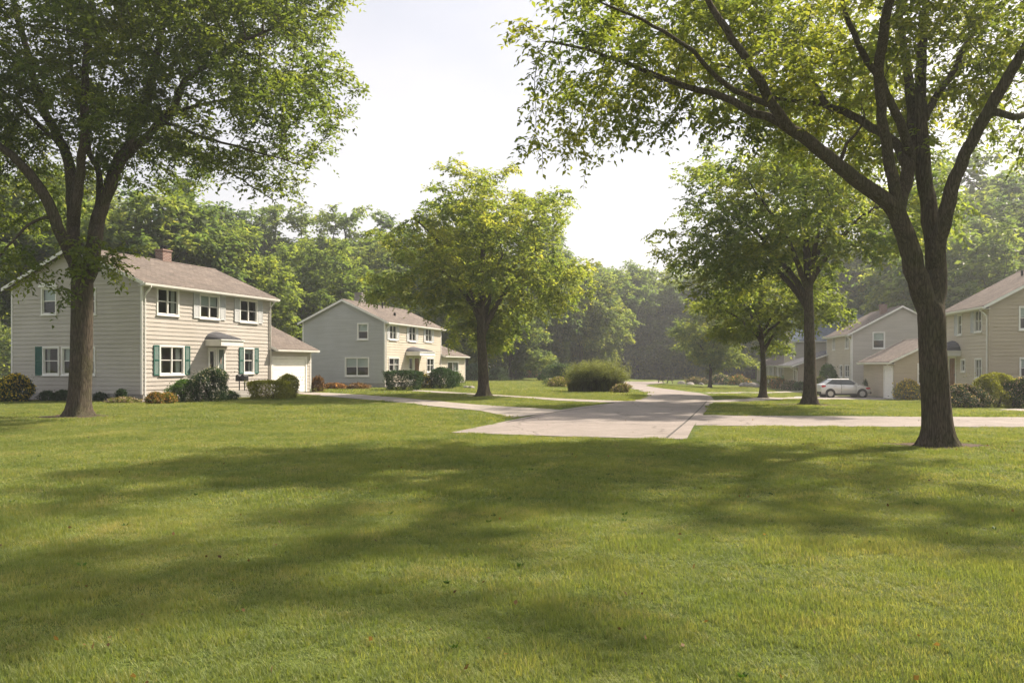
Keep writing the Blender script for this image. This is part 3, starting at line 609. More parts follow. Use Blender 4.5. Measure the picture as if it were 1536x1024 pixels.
# ---------------------------------------------------------------- houses
HS = []
class House:
    """local u runs along the facade away from the near corner, v runs inward; s mirrors v"""
    def __init__(s, name, label, corner, ang, side, L, W, He, rise, group=None, base=None):
        s.x0, s.y0 = corner; s.a = R(ang); s.s = side; s.L = L; s.W = W; s.He = He; s.rise = rise
        z = gz(*corner) if base is None else base
        s.z = z; s.root = empty(name, (s.x0, s.y0, z), s.a); tag(s.root, label, 'house', group); s.rng = random.Random(int(L*100+W*7))
        s.U = (math.cos(s.a), math.sin(s.a)); s.Vv = (-math.sin(s.a)*side, math.cos(s.a)*side)
    def fr(s, wall, off=0.0):
        """frame of a wall: (along, outward, up) -> local"""
        if wall == 'front': return lambda a, w, z: (a, s.s*(off-w), z)
        if wall == 'near': return lambda a, w, z: (off-w, s.s*a, z)
        if wall == 'back': return lambda a, w, z: (a, s.s*(s.W+off+w), z)
        if wall == 'far': return lambda a, w, z: (off+w, s.s*a, z)
    def u(s, px, off=0.0):                    # where along the facade a column of the photo lands
        t = (px-768)/F; bx = s.x0+s.Vv[0]*off; by = s.y0+s.Vv[1]*off
        return (t*by-bx)/(s.U[0]-t*s.U[1])
    def v(s, px, off=0.0):
        t = (px-768)/F; bx = s.x0+s.U[0]*off; by = s.y0+s.U[1]*off
        return (t*by-bx)/(s.Vv[0]-t*s.Vv[1])
    def zf(s, py, u=0, v=0):
        D = s.y0+s.U[1]*u+s.Vv[1]*v; return EYE+(HOR-py)*D/F-s.z
    def siding(s, mat, frame, a0, a1, z0, top, holes=(), gable=None, name='wall', e=.19, zr=None):
        """lap boards as real wedges; gable=(ridge_a, slope) trims the boards under the roof"""
        mb = MB(frame); cuts = {round(z0, 4), round(top, 4)}; zz = z0
        while zz < top: cuts.add(round(zz, 4)); zz += e
        for h in holes: cuts |= {round(h[2], 4), round(h[3], 4)}
        cuts = sorted(c for c in cuts if z0 <= c <= top)
        def lim(z):
            if gable is None or z <= gable[2]: return a0, a1
            d = (gable[3]-z)/gable[1]; return max(a0, gable[0]-d), min(a1, gable[0]+d)
        jit = {}
        for c0, c1 in zip(cuts[:-1], cuts[1:]):
            if c1-c0 < .004: continue
            b = int((c0-z0+1e-4)/e); k = jit.setdefault(b, s.rng.uniform(-.004, .005))
            w = lambda z: .008+k+.024*(1-((z-z0)/e-b))
            l0, r0 = lim(c0); l1, r1 = lim(c1); iv = [(l0, r0, l1, r1)]
            for h in holes:
                if h[2] <= c0+1e-4 and h[3] >= c1-1e-4:
                    n = []
                    for (p, q, p1, q1) in iv:
                        if h[0] > p and h[1] < q: n += [(p, h[0], p1, h[0]), (h[1], q, h[1], q1)]
                        else: n.append((p, q, p1, q1))
                    iv = n
            for (p, q, p1, q1) in iv:
                if q-p < .01: continue
                mb.poly([(p, w(c0), c0), (q, w(c0), c0), (q1, w(c1), c1), (p1, w(c1), c1)])
                if abs((c0-z0)/e-b) < .02: mb.poly([(p, 0, c0), (q, 0, c0), (q, w(c0), c0), (p, w(c0), c0)])
        o = mb.build(name, mat, s.root, recalc=False); return o
    def shell(s, mat, u0, u1, v0, v1, top, holes_front=(), holes_near=(), ridge=None, found=.32, near=True):
        """clad walls, foundation and a dark-coloured box for the unlit rooms of one block"""
        HS.append((s, (u0, u1, v0, v1)))
        s.siding(mat, s.fr('front', v0), u0, u1, found, top, holes_front)
        g = None
        if ridge: g = ((v0+v1)/2, ridge[1], top, ridge[0])
        gt = ridge[0] if ridge else top
        if near: s.siding(mat, s.fr('near', u0), v0, v1, found, gt, holes_near, g)
        s.siding(mat, s.fr('far', u1), v0, v1, found, gt, (), g)
        s.siding(mat, lambda a, w, z: (a, s.s*(v1+w), z), u0, u1, found, top, ())
        mb = MB(); y0, y1 = sorted((s.s*(v0+.9), s.s*(v1-.5))); mb.box(u0+.9, u1-.3, y0, y1, .1, top-.1); mb.build('interior_shade', M['dark'], s.root)  # dark-coloured box stands in for the shade inside the rooms
        y0, y1 = sorted((s.s*(v0-.01), s.s*(v1+.01))); mb = MB().box(u0-.01, u1+.01, y0, y1, -.25, found); mb.build('foundation', M['concrete_wall'], s.root)
        for (cu, cv) in ((u0, v0), (u1, v0), (u0, v1)):
            x0, x1 = cu-.045, cu+.045; a, b = sorted((s.s*(cv-.045), s.s*(cv+.045)))
            MB().box(x0, x1, a, b, found-.02, top).build('corner_trim', M['white_paint'] if mat is not M['tan'] else M['tan'], s.root)
    def roof(s, mat, u0, u1, v0, v1, ez, rz, ov=.38, rk=.28, gut=True, down=True, hip=0.0):
        vm = (v0+v1)/2; sl = (rz-ez)/(vm-v0); lo = ez-ov*sl; T = .10
        mb = MB(lambda a, b, c: (a, s.s*b, c)); U0, U1 = u0-rk, u1+rk
        for sg, ve in ((0, v0-ov), (1, v1+ov)):
            mb.prism([(U0, ve, lo), (U1, ve, lo), (U1-hip, vm, rz), (U0, vm, rz)], [(U0, ve, lo+T), (U1, ve, lo+T), (U1-hip, vm, rz+T), (U0, vm, rz+T)])
        if hip: mb.prism([(U1, v0-ov, lo), (U1, v1+ov, lo), (U1-hip, vm, rz)], [(U1, v0-ov, lo+T), (U1, v1+ov, lo+T), (U1-hip, vm, rz+T)])
        r = mb.build('roof', mat, s.root)
        rc = MB(lambda a, b, c: (a, s.s*b, c)); rc.prism([(U0, vm-.13, rz+T-.13*sl+.004), (U1-hip, vm-.13, rz+T-.13*sl+.004), (U1-hip, vm, rz+T+.01), (U0, vm, rz+T+.01)], [(U0, vm-.13, rz+T-.13*sl+.02), (U1-hip, vm-.13, rz+T-.13*sl+.02), (U1-hip, vm, rz+T+.03), (U0, vm, rz+T+.03)])
        rc.build('ridge_cap', mat, s.root)
        fb = MB(lambda a, b, c: (a, s.s*b, c))        # rake boards, fascia and soffit
        for U in ([U0-.022, U1+.002] if not hip else [U0-.022]):
            for ve in (v0-ov, v1+ov):
                fb.prism([(U, ve, lo-.07), (U, ve, lo+T-.015), (U, vm, rz+T-.015), (U, vm, rz-.07)], [(U+.02, ve, lo-.07), (U+.02, ve, lo+T-.015), (U+.02, vm, rz+T-.015), (U+.02, vm, rz-.07)])
        fb.box(U0, U1, v0-ov-.002, v0-ov+.02, lo-.08, lo-.003); fb.box(U0, U1, v0-ov+.02, v0-.035, lo-.075, lo-.055)
        fb.build('fascia', M['white_paint'], s.root)
        if gut:
            g = MB(lambda a, b, c: (a, s.s*b, c)); ve = v0-ov
            g.prism([(U0, ve-.1, lo+.05), (U0, ve-.085, lo-.045), (U0, ve-.004, lo-.05), (U0, ve-.004, lo+.05)], [(U1, ve-.1, lo+.05), (U1, ve-.085, lo-.045), (U1, ve-.004, lo-.05), (U1, ve-.004, lo+.05)])
            g.build('gutter', M['white_paint'], s.root)
            if down:
                d = MB(lambda a, b, c: (a, s.s*b, c)); uu = u0+.09
                d.tube([(uu, ve-.05, lo-.03), (uu, ve-.03, lo-.13), (uu, v0-.1, lo-.42), (uu, v0-.085, lo-.6), (uu, v0-.085, .32), (uu, v0-.12, .2), (uu, v0-.32, .12)], .036, 8)
                d.build('downspout', M['white_paint'], s.root, smooth_=True)
    def window(s, frame, a0, a1, z0, z1, nx=2, blind=.4, curtain=False, shut=None, sides=(1, 1), hat=False, cols=None, trim=.075, sill=True):
        """double-hung window: casing > pane, sash, sill, blind or curtain; optional shutters and a peaked head"""
        f = MB(frame); t = trim
        f.box(a0-t, a1+t, -.06, .055, z1, z1+t); f.box(a0-t, a1+t, -.06, .055, z0-t, z0)
        f.box(a0-t, a0, -.06, .054, z0, z1); f.box(a1, a1+t, -.06, .054, z0, z1)
        if hat: f.prism([(a0-t-.12, .02, z1+t+.001), (a1+t+.12, .02, z1+t+.001), (a1+t+.04, .02, z1+t+.12), ((a0+a1)/2, .02, z1+t+.28), (a0-t-.04, .02, z1+t+.12)], [(a0-t-.12, .13, z1+t+.001), (a1+t+.12, .13, z1+t+.001), (a1+t+.04, .13, z1+t+.12), ((a0+a1)/2, .13, z1+t+.28), (a0-t-.04, .13, z1+t+.12)])
        w = f.build('window', M['white_paint'], s.root)
        g = MB(frame); c = cols or nx; cw = (a1-a0)/c; zm = (z0+z1)/2+.02; b = .035
        for k in range(c):
            x0 = a0+k*cw; x1 = x0+cw; 
            for (lo, hi, wo) in ((z0, zm, .0), (zm-.03, z1, .02)):
                g.box(x0+.002, x1-.002, -.045+wo, -.02+wo, lo+.001, lo+b); g.box(x0+.002, x1-.002, -.045+wo, -.02+wo, hi-b, hi-.001)
                g.box(x0+.002, x0+b, -.044+wo, -.021+wo, lo+b, hi-b); g.box(x1-b, x1-.002, -.044+wo, -.021+wo, lo+b, hi-b)
        if c > 1:
            for k in range(1, c): g.box(a0+k*cw-.03, a0+k*cw+.03, -.03, .03, z0, z1)
        g.build('sash', M['white_paint'], w)
        gl = MB(frame)
        gl.poly([(a0, -.033, z0), (a1, -.033, z0), (a1, -.033, zm), (a0, -.033, zm)]); gl.poly([(a0, -.013, zm), (a1, -.013, zm), (a1, -.013, z1), (a0, -.013, z1)])
        gl.build('pane', M['glass'], w, recalc=False)
        if sill: MB(frame).box(a0-t-.03, a1+t+.03, .0, .10, z0-t-.035, z0-t-.001).build('sill', M['white_paint'], w)
        if blind: MB(frame).box(a0+.01, a1-.01, -.11, -.10, z1-(z1-z0)*blind, z1-.01).build('blind', M['blind'], w)
        if curtain:
            for (c0, c1) in ((a0+.01, a0+(a1-a0)*.2), (a1-(a1-a0)*.2, a1-.01)):
                n = 8; cm = MB(frame)
                for k in range(n):
                    x0 = c0+(c1-c0)*k/n; x1 = c0+(c1-c0)*(k+1)/n; w0 = -.16+.03*(k % 2); w1 = -.16+.03*((k+1) % 2)
                    cm.poly([(x0, w0, z0), (x1, w1, z0), (x1, w1, z1), (x0, w0, z1)])
                cm.build('curtain', M['curtain'], w, recalc=False)
        if shut:
            sw = shut[1]
            for k, sd_ in enumerate((-1, 1)):
                if not sides[k]: continue
                x0 = a0-t-sw-.015 if sd_ < 0 else a1+t+.015; x1 = x0+sw; h = MB(frame)
                h.box(x0, x0+.045, .036, .07, z0-t, z1+t); h.box(x1-.045, x1, .036, .07, z0-t, z1+t)
                for zc in (z0-t, (z0+z1)/2-.03, z1+t-.06): h.box(x0+.045, x1-.045, .036, .069, zc, zc+.06)
                zl = z0-t+.06
                while zl < z1+t-.08:
                    h.prism([(x0+.045, .04, zl+.03), (x1-.045, .04, zl+.03), (x1-.045, .062, zl), (x0+.045, .062, zl)], [(x0+.045, .044, zl+.036), (x1-.045, .044, zl+.036), (x1-.045, .066, zl+.006), (x0+.045, .066, zl+.006)]); zl += .042
                h.box(x0+.045, x1-.045, .034, .042, z0-t+.06, z1+t-.06)
                h.build('shutter', shut[0], s.root)
        return (a0, a1, z0, z1)
    def door(s, frame, a0, a1, z0, z1, mat, glazed=False, note=False, label=None):
        f = MB(frame); f.box(a0-.09, a0, -.05, .06, z0, z1+.09); f.box(a1, a1+.09, -.05, .06, z0, z1+.09); f.box(a0, a1, -.05, .059, z1, z1+.09); f.box(a0, a1, -.06, .03, z0-.03, z0)
        f.build('door_frame', M['white_paint'], s.root)
        d = MB(frame)
        if glazed:
            d.box(a0, a1, -.03, .01, z0, z0+.35); d.box(a0, a1, -.03, .01, z1-.1, z1); d.box(a0, a0+.09, -.03, .01, z0+.35, z1-.1); d.box(a1-.09, a1, -.03, .01, z0+.35, z1-.1)
        else:
            d.box(a0, a1, -.03, .01, z0, z1); w_ = a1-a0
            for (p, q_) in ((.12, .46), (.54, .88)):
                for (zz0, zz1) in ((.08, .42), (.5, .92)): d.box(a0+w_*p, a0+w_*q_, .01, .022, z0+(z1-z0)*zz0, z0+(z1-z0)*zz1)
        dd = d.build('door', mat, s.root)
        if glazed: MB(frame).poly([(a0+.09, -.01, z0+.35), (a1-.09, -.01, z0+.35), (a1-.09, -.01, z1-.1), (a0+.09, -.01, z1-.1)]).build('pane', M['glass'], dd, recalc=False)
        MB(frame).box(a0+.04, a0+.08, .01, .07, z0+.95, z0+1.08).build('handle', M['metal_dark'], dd)
        if note: MB(frame).box((a0+a1)/2-.12, (a0+a1)/2+.12, .012, .02, z0+1.3, z0+1.62).build('notice', M['notice'], dd)
    def garage_door(s, frame, a0, a1, z0, z1):
        f = MB(frame); f.box(a0-.14, a0, -.03, .05, z0, z1+.14); f.box(a1, a1+.14, -.03, .05, z0, z1+.14); f.box(a0, a1, -.03, .049, z1, z1+.14); f.build('garage_door_frame', M['white_paint'], s.root)
        d = MB(frame); n = 9; h = (z1-z0)/n
        for k in range(n):
            zz = z0+k*h; d.prism([(a0, -.02, zz), (a0, .0, zz), (a0, .012, zz+.02), (a0, .012, zz+h-.03), (a0, -.004, zz+h-.002), (a0, -.02, zz+h-.002)], [(a1, -.02, zz), (a1, .0, zz), (a1, .012, zz+.02), (a1, .012, zz+h-.03), (a1, -.004, zz+h-.002), (a1, -.02, zz+h-.002)])
        g = d.build('garage_door', M['white_door'], s.root); MB(frame).box((a0+a1)/2-.12, (a0+a1)/2+.12, .013, .035, z0+.16, z0+.2).build('handle', M['metal_dark'], g)
    def canopy(s, frame, a0, a1, z, out=.95, mat=None, peak=.5, posts=False):
        c = MB(frame); c.box(a0, a1, .03, out, z, z+.26); c.box(a0-.05, a1+.05, .0, out+.05, z+.26, z+.31); o = c.build('porch_canopy', M['white_paint'], s.root)
        r = MB(frame); am = (a0+a1)/2; n = 8; w_ = (a1-a0)/2
        low = [(am-w_*math.cos(math.pi*k/n), .03, z+.312+peak*math.sin(math.pi*k/n)) for k in range(n+1)]; up = [(p[0]*.0+am+(p[0]-am), out*.92, z+.312+(p[2]-z-.312)*.35) for p in low]
        r.prism(low, up); r.build('canopy_roof', mat or M['shingle_grey'], o)
        if posts:
            for a in (a0+.08, a1-.08): MB(frame).box(a-.06, a+.06, out-.16, out-.04, 0, z).build('porch_post', M['white_paint'], s.root)
    def chimney(s, u, v, w_, top, base, mat, cap=True):
        c = MB(lambda a, b, c: (a, s.s*b, c)); c.box(u-w_/2, u+w_/2, v-w_*.4, v+w_*.4, base, top); c.box(u-w_/2-.04, u+w_/2+.04, v-w_*.4-.04, v+w_*.4+.04, top, top+.08)
        o = c.build('chimney', mat, s.root)
        if cap:
            p = MB(lambda a, b, c: (a, s.s*b, c))
            for du in (-.13, .13): p.tube([(u+du, v, top+.08), (u+du, v, top+.24)], .09, 10)
            p.box(u-w_*.35, u+w_*.35, v-w_*.28, v+w_*.28, top+.25, top+.28); p.build('chimney_cap', M['metal_dark'], o)
    def vent(s, u, v, z, h=.3, r=.05):
        MB(lambda a, b, c: (a, s.s*b, c)).tube([(u, v, z), (u, v, z+h)], r, 8).build('vent_pipe', M['metal_dark'], s.root)

GS = (M['green_shutter'], .34); PS = (M['pale_shutter'], .40)
# --- first house on the left: cream siding, green shutters, garage wing
c = P(213, 548, 35.4); h = House('house', 'cream two-storey house with dark green shutters and a brick chimney on the left', (c.x, c.y), 70.2, 1, 9.1, 7.9, 5.35, 1.65)
fF, fN = h.fr('front'), h.fr('near')
def wz(h, y0, y1, u=0, v=0): return h.zf(y1, u, v), h.zf(y0, u, v)
front = []; near = []
for (p0, p1, y0, y1, kw) in ((236, 266, 434.5, 471, dict(blind=.0, curtain=True)), (300, 327, 444, 476.5, dict(shut=PS, sides=(1, 1), blind=.45)), (360, 384, 451.5, 482, dict(shut=PS, blind=.0)),
                             (240, 274, 520.5, 560, dict(shut=GS, curtain=True, blind=0)), (366, 379, 523.5, 558, dict(shut=GS, curtain=True, blind=.2, nx=1))):
    u0, u1 = h.u(p0), h.u(p1); z0, z1 = wz(h, y0, y1, (u0+u1)/2); front.append(h.window(fF, u0, u1, z0, z1, **kw))
for (p0, p1, y0, y1, kw) in ((64.5, 84, 433.5, 470, dict(nx=1, blind=.5, hat=True)), (133, 143, 433.5, 470, dict(nx=1, blind=.3)), (66.5, 88, 522, 560.5, dict(nx=1, blind=.0, curtain=True, shut=(M['green_shutter'], .42), sides=(0, 1))),
                             (95, 142, 522, 560.5, dict(nx=2, blind=.5))):
    v1, v0 = h.v(p0), h.v(p1); z0, z1 = wz(h, y0, y1, 0, (v0+v1)/2); near.append(h.window(fN, v0, v1, z0, z1, **kw))
du0, du1 = h.u(313), h.u(322.5); du2, du3 = h.u(327), h.u(335)
dz1 = h.zf(524, 4.5); dz0 = .38
h.door(fF, du0, du1, dz0, dz1, M['white_paint'], glazed=True); h.door(fF, du2, du3, dz0, dz1, M['door_green'], note=True)
front += [(du0, du1, dz0, dz1), (du2, du3, dz0, dz1)]
h.canopy(fF, h.u(307), h.u(341), h.zf(519, 4.6), out=1.0, peak=.42)
h.shell(M['cream'], 0, 9.1, 0, 7.9, 5.35, front, near, (7.0, 1.65/3.95))
h.roof(M['shingle_tan'], 0, 9.1, 0, 7.9, 5.35, 7.0)
h.chimney(5.6, 4.1, .62, 7.62, 6.6, M['brick']); h.vent(2.2, 3.2, 6.6); h.vent(1.2, 2.6, 6.4, .22, .09)
dd = MB(lambda a, b, c: (a, b, c)).tube([(9.02, -.44, 5.14), (9.02, -.3, 5.0), (9.02, -.085, 4.75), (9.02, -.085, .3)], .036, 8).build('downspout', M['white_paint'], h.root, smooth_=True)
# garage wing
st_ = MB(fF); st_.box(du0-.35, du3+.5, .03, 1.1, -.05, .33); st_.box(du0-.5, du3+.8, 1.1, 1.5, -.05, .17); st_.build('front_step', M['concrete_wall'], h.root)
wl = 3.85; g0, g1 = 9.1+.25, h.u(457.5); gz1 = h.zf(538, 11)
h.shell(M['cream'], 9.14, 9.1+wl, 0.0, 6.0, 2.62, [(g0, g1, .05, gz1)], (), (3.95, 1.33/3.0), found=.05, near=False)
h.garage_door(h.fr('front', 0), g0, g1, .05, gz1); h.roof(M['shingle_tan'], 9.42, 9.1+wl, 0, 6.0, 2.62, 3.95, rk=.26, down=False, ov=.42)
H1 = h
# --- second house on the left: grey gable
c = P(577, 548, 58); h = House('house', 'grey-gabled two-storey house with beige front and pale tan roof beyond the driveway', (c.x, c.y), 75.0, 1, 11.8, 6.6, 4.85, 1.55)
fF, fN = h.fr('front'), h.fr('near'); front = []; near = []
for (p0, p1, y0, y1, kw) in ((584, 594, 488.5, 508.5, {}), (613, 623, 489, 511, {}), (638, 647, 493.5, 512, {}), (583, 598, 537.5, 556, dict(curtain=True)), (640, 650, 538, 557, {})):
    u0, u1 = h.u(p0), h.u(p1); z0, z1 = wz(h, y0, y1, (u0+u1)/2); front.append(h.window(fF, u0, u1, z0, z1, blind=0, shut=PS if y0 < 500 else None, **kw))
for (p0, p1, y0, y1, kw) in ((537.5, 551.5, 486, 508, dict(nx=1, blind=.5)), (519, 552.5, 537, 563, dict(nx=2, blind=.48))):
    v1, v0 = h.v(p0), h.v(p1); z0, z1 = wz(h, y0, y1, 0, (v0+v1)/2); near.append(h.window(fN, v0, v1, z0, z1, **kw))
a, b_ = h.u(613), h.u(618.5); a2, b2 = h.u(621), h.u(628); dz = h.zf(537, 5.5)
h.window(fF, a, b_, .45, dz, nx=1, blind=0, sill=False); front.append((a, b_, .45, dz)); h.door(fF, a2, b2, .36, dz, M['wood_brown']); front.append((a2, b2, .36, dz))
h.canopy(fF, h.u(608), h.u(632), h.zf(533.5, 6), out=1.2, peak=.4, mat=M['shingle_grey'], posts=False)
h.shell(M['beige'], 0, 11.8, 0, 6.6, 4.85, front, [], None, near=False)
h.siding(M['grey_siding'], h.fr('near', 0), 0, 6.6, .32, 6.4, near, (3.3, 1.55/3.3, 4.85, 6.4))
h.roof(M['shingle_tan'], 0, 11.8, 0, 6.6, 4.85, 6.4, rk=.25, ov=.35)
h.chimney(4.0, 3.9, .75, 7.25, 6.0, M['stone'], cap=False); h.vent(5.4, 2.6, 6.1, .55, .05); h.vent(6.0, 2.9, 6.2, .45, .05); h.vent(4.6, 1.2, 5.5, .25, .1)
wl = h.u(697)-11.8
a, b_ = h.u(671), h.u(687); z1 = h.zf(543, 13.5)
h.window(h.fr('front', 0), a, b_, .25, z1, nx=2, blind=0, curtain=True, sill=False)
h.shell(M['beige'], 11.84, 11.8+wl, 0, 6.0, 2.55, [(a, b_, .25, z1)], (), None, found=.15, near=False); h.roof(M['shingle_tan'], 12.1, 11.8+wl, 0, 6.0, 2.55, 3.9, rk=.26, down=False, hip=2.6)
# --- right side: near tan house
c = P(1484, 548, 42); h = House('house', 'two-storey tan house at the right edge, half hidden by the forked trunk', (c.x, c.y), 81.0, -1, 5.9, 8.2, 5.15, 2.25, base=-.3)
fF, fN = h.fr('front'), h.fr('near'); front = []; near = []
for (p0, p1, y0, y1, kw) in ((1463, 1473, 466, 496.5, {}), (1438, 1443, 473, 501, dict(nx=1)), (1464, 1473, 539, 566, dict(curtain=True)), (1443, 1448, 540, 556, dict(nx=1))):
    u1, u0 = h.u(p0), h.u(p1); z0, z1 = wz(h, y0, y1, (u0+u1)/2); front.append(h.window(fF, u0, u1, z0, z1, blind=0, shut=(M['pale_shutter'], .4) if y0 < 500 else None, sides=(0, 1), **kw))
for (p0, p1, y0, y1) in ((1530, 1560, 461, 493), (1531, 1562, 538, 566)):
    v0, v1 = h.v(p0), h.v(p1); z0, z1 = wz(h, y0, y1, 0, (v0+v1)/2); near.append(h.window(fN, v0, v1, z0, z1, blind=.45))
u1, u0 = h.u(1425), h.u(1434); z1 = h.zf(537, 5); front.append((u0, u1, .35, z1)); h.door(fF, u0, u1, .35, z1, M['wood_brown'])
h.canopy(fF, h.u(1442), h.u(1416), h.zf(534, 4.6), out=1.1, peak=.6, mat=M['shingle_grey'])
h.shell(M['tan'], 0, 5.9, 0, 8.2, 5.15, [], near, (7.4, 2.25/4.1))
for o_ in [k for k in h.root.children if k.name.startswith('wall')][:1]: bpy.data.objects.remove(o_)
h.siding(M['beige'], h.fr('front', 0), 0, 5.9, .32, 5.15, front)
h.roof(M['shingle_tan'], 0, 5.9, 0, 8.2, 5.15, 7.4); h.vent(3, 2.9, 6.9, .3, .07)
# --- garage between the tan house and the car
c = P(1342, 548, 57); h = House('garage', 'low tan garage with a white door right of the silver car', (c.x, c.y), 81.5, -1, 7.5, 6.2, 2.85, 1.55, base=gz(c.x, c.y)); h.root['category'] = 'garage'
u1, u0 = h.u(1327), h.u(1339.5); z1 = h.zf(551, 2); h.garage_door(h.fr('front'), u0, u1, .03, z1)
v0, v1 = h.v(1377.5), h.v(1390); z0, z2 = wz(h, 546, 575, 0, v0); h.window(h.fr('near'), v0, v1, z0, z2, nx=1, blind=.3)
h.shell(M['tan'], 0, 7.5, 0, 6.2, 2.85, [(u0, u1, .03, z1)], [(v0, v1, z0, z2)], (4.4, 1.55/3.1), found=.1)
h.roof(M['shingle_tan'], 0, 7.5, 0, 6.2, 2.85, 4.4, ov=.45)
# --- right side: taupe gable house with brick chimney
c = P(1278, 548, 69); h = House('house', 'taupe-gabled two-storey house with a brick chimney behind the silver car', (c.x, c.y), 81.1, -1, 9.1, 8.1, 5.3, 2.2)
fF, fN = h.fr('front'), h.fr('near'); front = []; near = []
for (p0, p1, y0, y1, kw) in ((1268.5, 1273.5, 502, 522, {}), (1249.5, 1253, 506, 524, {}), (1268, 1274.5, 548, 565, {}), (1260.5, 1264, 548, 565, dict(nx=1)), (1246, 1249, 549, 565, dict(nx=1))):
    u1, u0 = h.u(p0), h.u(p1); z0, z1 = wz(h, y0, y1, (u0+u1)/2); front.append(h.window(fF, u0, u1, z0, z1, blind=0, **kw))
for (p0, p1, y0, y1) in ((1310, 1326, 499, 521.5), (1305.5, 1320, 548, 564)):
    v0, v1 = h.v(p0), h.v(p1); z0, z1 = wz(h, y0, y1, 0, (v0+v1)/2); near.append(h.window(fN, v0, v1, z0, z1, blind=.5, nx=1))
h.shell(M['beige'], 0, 9.1, 0, 8.1, 5.3, front, [], None, near=False)
h.siding(M['taupe'], h.fr('near', 0), 0, 8.1, .32, 7.5, near, (4.05, 2.2/4.05, 5.3, 7.5)); h.roof(M['shingle_tan'], 0, 9.1, 0, 8.1, 5.3, 7.5)
h.chimney(1.6, 3.0, .62, 7.75, 6.4, M['brick']); h.vent(2.2, 2.0, 6.2, .3, .08)
h.shell(M['tan'], 9.2, 16.5, -2.7, 5.0, 2.6, (), (), (3.9, 1.3/3.85), found=.1); h.roof(M['shingle_grey'], 9.2, 16.5, -2.7, 5.0, 2.6, 3.9, rk=.5, ov=.7)
pm = h.fr('front', -2.7)
h.door(pm, 10.2, 11.3, .1, 2.2, M['door_blue'])
# --- blue-grey roofed house further back
c = P(1191, 548, 91); h = House('house', 'far house with a blue-grey shingle roof, grey wall and pale end', (c.x, c.y), -11.5, 1, 13.5, 8.0, 5.45, 2.9)
fF, fN = h.fr('front'), h.fr('near'); near = []
for (v0, v1, z0, z1) in ((1.2, 2.1, 3.6, 4.8), (2.9, 3.8, 3.6, 4.8), (1.0, 1.9, .9, 2.6), (2.6, 3.6, .9, 2.6), (5.4, 6.4, .9, 2.6)): near.append(h.window(fN, v0, v1, z0, z1, nx=1, blind=.2))
h.door(fF, .15, 1.0, .35, 2.6, M['door_blue'])
h.shell(M['beige'], 0, 13.5, 0, 8.0, 5.45, [(.15, 1.0, .35, 2.6)], near, (8.35, 2.9/4.0))
for o_ in [k for k in h.root.children if k.name.startswith('wall')][:1]: bpy.data.objects.remove(o_)
h.siding(M['taupe'], fF, 0, 13.5, .32, 5.45, [(.15, 1.0, .35, 2.6)]); h.roof(M['shingle_blue'], 0, 13.5, 0, 8.0, 5.45, 8.35, rk=.3)
# --- low beige house at the back
c = P(1178, 548, 100); h = House('house', 'long low beige house at the back with a dark doorway', (c.x, c.y), 81, -1, 24, 7, 2.75, 1.3)
fF = h.fr('front'); front = []
for (u0, u1, z0, z1) in ((10, 11.6, .8, 2.2), (14, 15.5, .5, 2.3), (18.5, 20, .8, 2.2)): front.append(h.window(fF, u0, u1, z0, z1, nx=2, blind=0, curtain=True))
h.door(fF, 5.2, 6.4, .2, 2.3, M['wood_dark']); front.append((5.2, 6.4, .2, 2.3)); h.door(fF, 2.4, 3.4, .2, 2.3, M['white_paint'], glazed=True); front.append((2.4, 3.4, .2, 2.3))
h.shell(M['beige'], 0, 24, 0, 7, 2.75, front, (), (4.05, 1.3/3.5), found=.12); h.roof(M['shingle_tan'], 0, 24, 0, 7, 2.75, 4.05, ov=.9)
for k in range(5): MB(fF).box(1.2+k*3.6, 1.4+k*3.6, .6, .8, 0, 2.45).build('porch_post', M['white_paint'], h.root)
# ---------------------------------------------------------------- shrubs
def shrub_leaf(name, c, yel=False):
    k = 1.9
    return mat_leaf(name, [(.15, tuple(x*.45 for x in c)), (.5, c), (.8, tuple(min(1, x*k) for x in c)), (1, tuple(min(1, x*k*1.3) for x in c))], .35, nscale=2.0)
M['sh_dark'] = shrub_leaf('dark_shrub_leaves', (.022, .045, .018)); M['sh_green'] = shrub_leaf('green_shrub_leaves', (.045, .088, .018))
M['sh_yellow'] = shrub_leaf('yellow_shrub_leaves', (.13, .135, .022)); M['sh_grey'] = shrub_leaf('grey_green_leaves', (.055, .085, .052)); M['sh_rust'] = shrub_leaf('rust_leaves', (.10, .058, .034))
M['sh_olive'] = shrub_leaf('olive_leaves', (.085, .095, .026)); M['dead_leaf'] = shrub_leaf('dead_leaves', (.09, .055, .025)); M['fl_white'] = shrub_leaf('white_petals', (.32, .31, .28)); M['fl_pink'] = shrub_leaf('pink_petals', (.27, .20, .17)); M['fl_orange'] = shrub_leaf('orange_petals', (.26, .13, .05)); M['fl_yellow'] = shrub_leaf('yellow_petals', (.42, .30, .03))
def leaf_cloud(rng, Pp, Nn, size, lw=.6, jit=.7):
    n = len(Pp); ax = nrm(nrm(rng.normal(size=(n, 3)))*jit+Nn*.6+np.array([0, 0, .1])); up = nrm(Nn+rng.normal(size=(n, 3))*.6); ws = nrm(np.cross(ax, up)); nv_ = nrm(np.cross(ws, ax))
    ll = size*(.6+.7*rng.random((n, 1))); wd = ll*lw*.5; md = Pp+ax*ll*.45; tip = Pp+ax*ll
    V = np.stack([Pp, md+ws*wd+nv_*wd*.3, tip, md-ws*wd+nv_*wd*.3], 1).reshape(-1, 3); return V, np.arange(n*4).reshape(-1, 4)
SEED = [100]
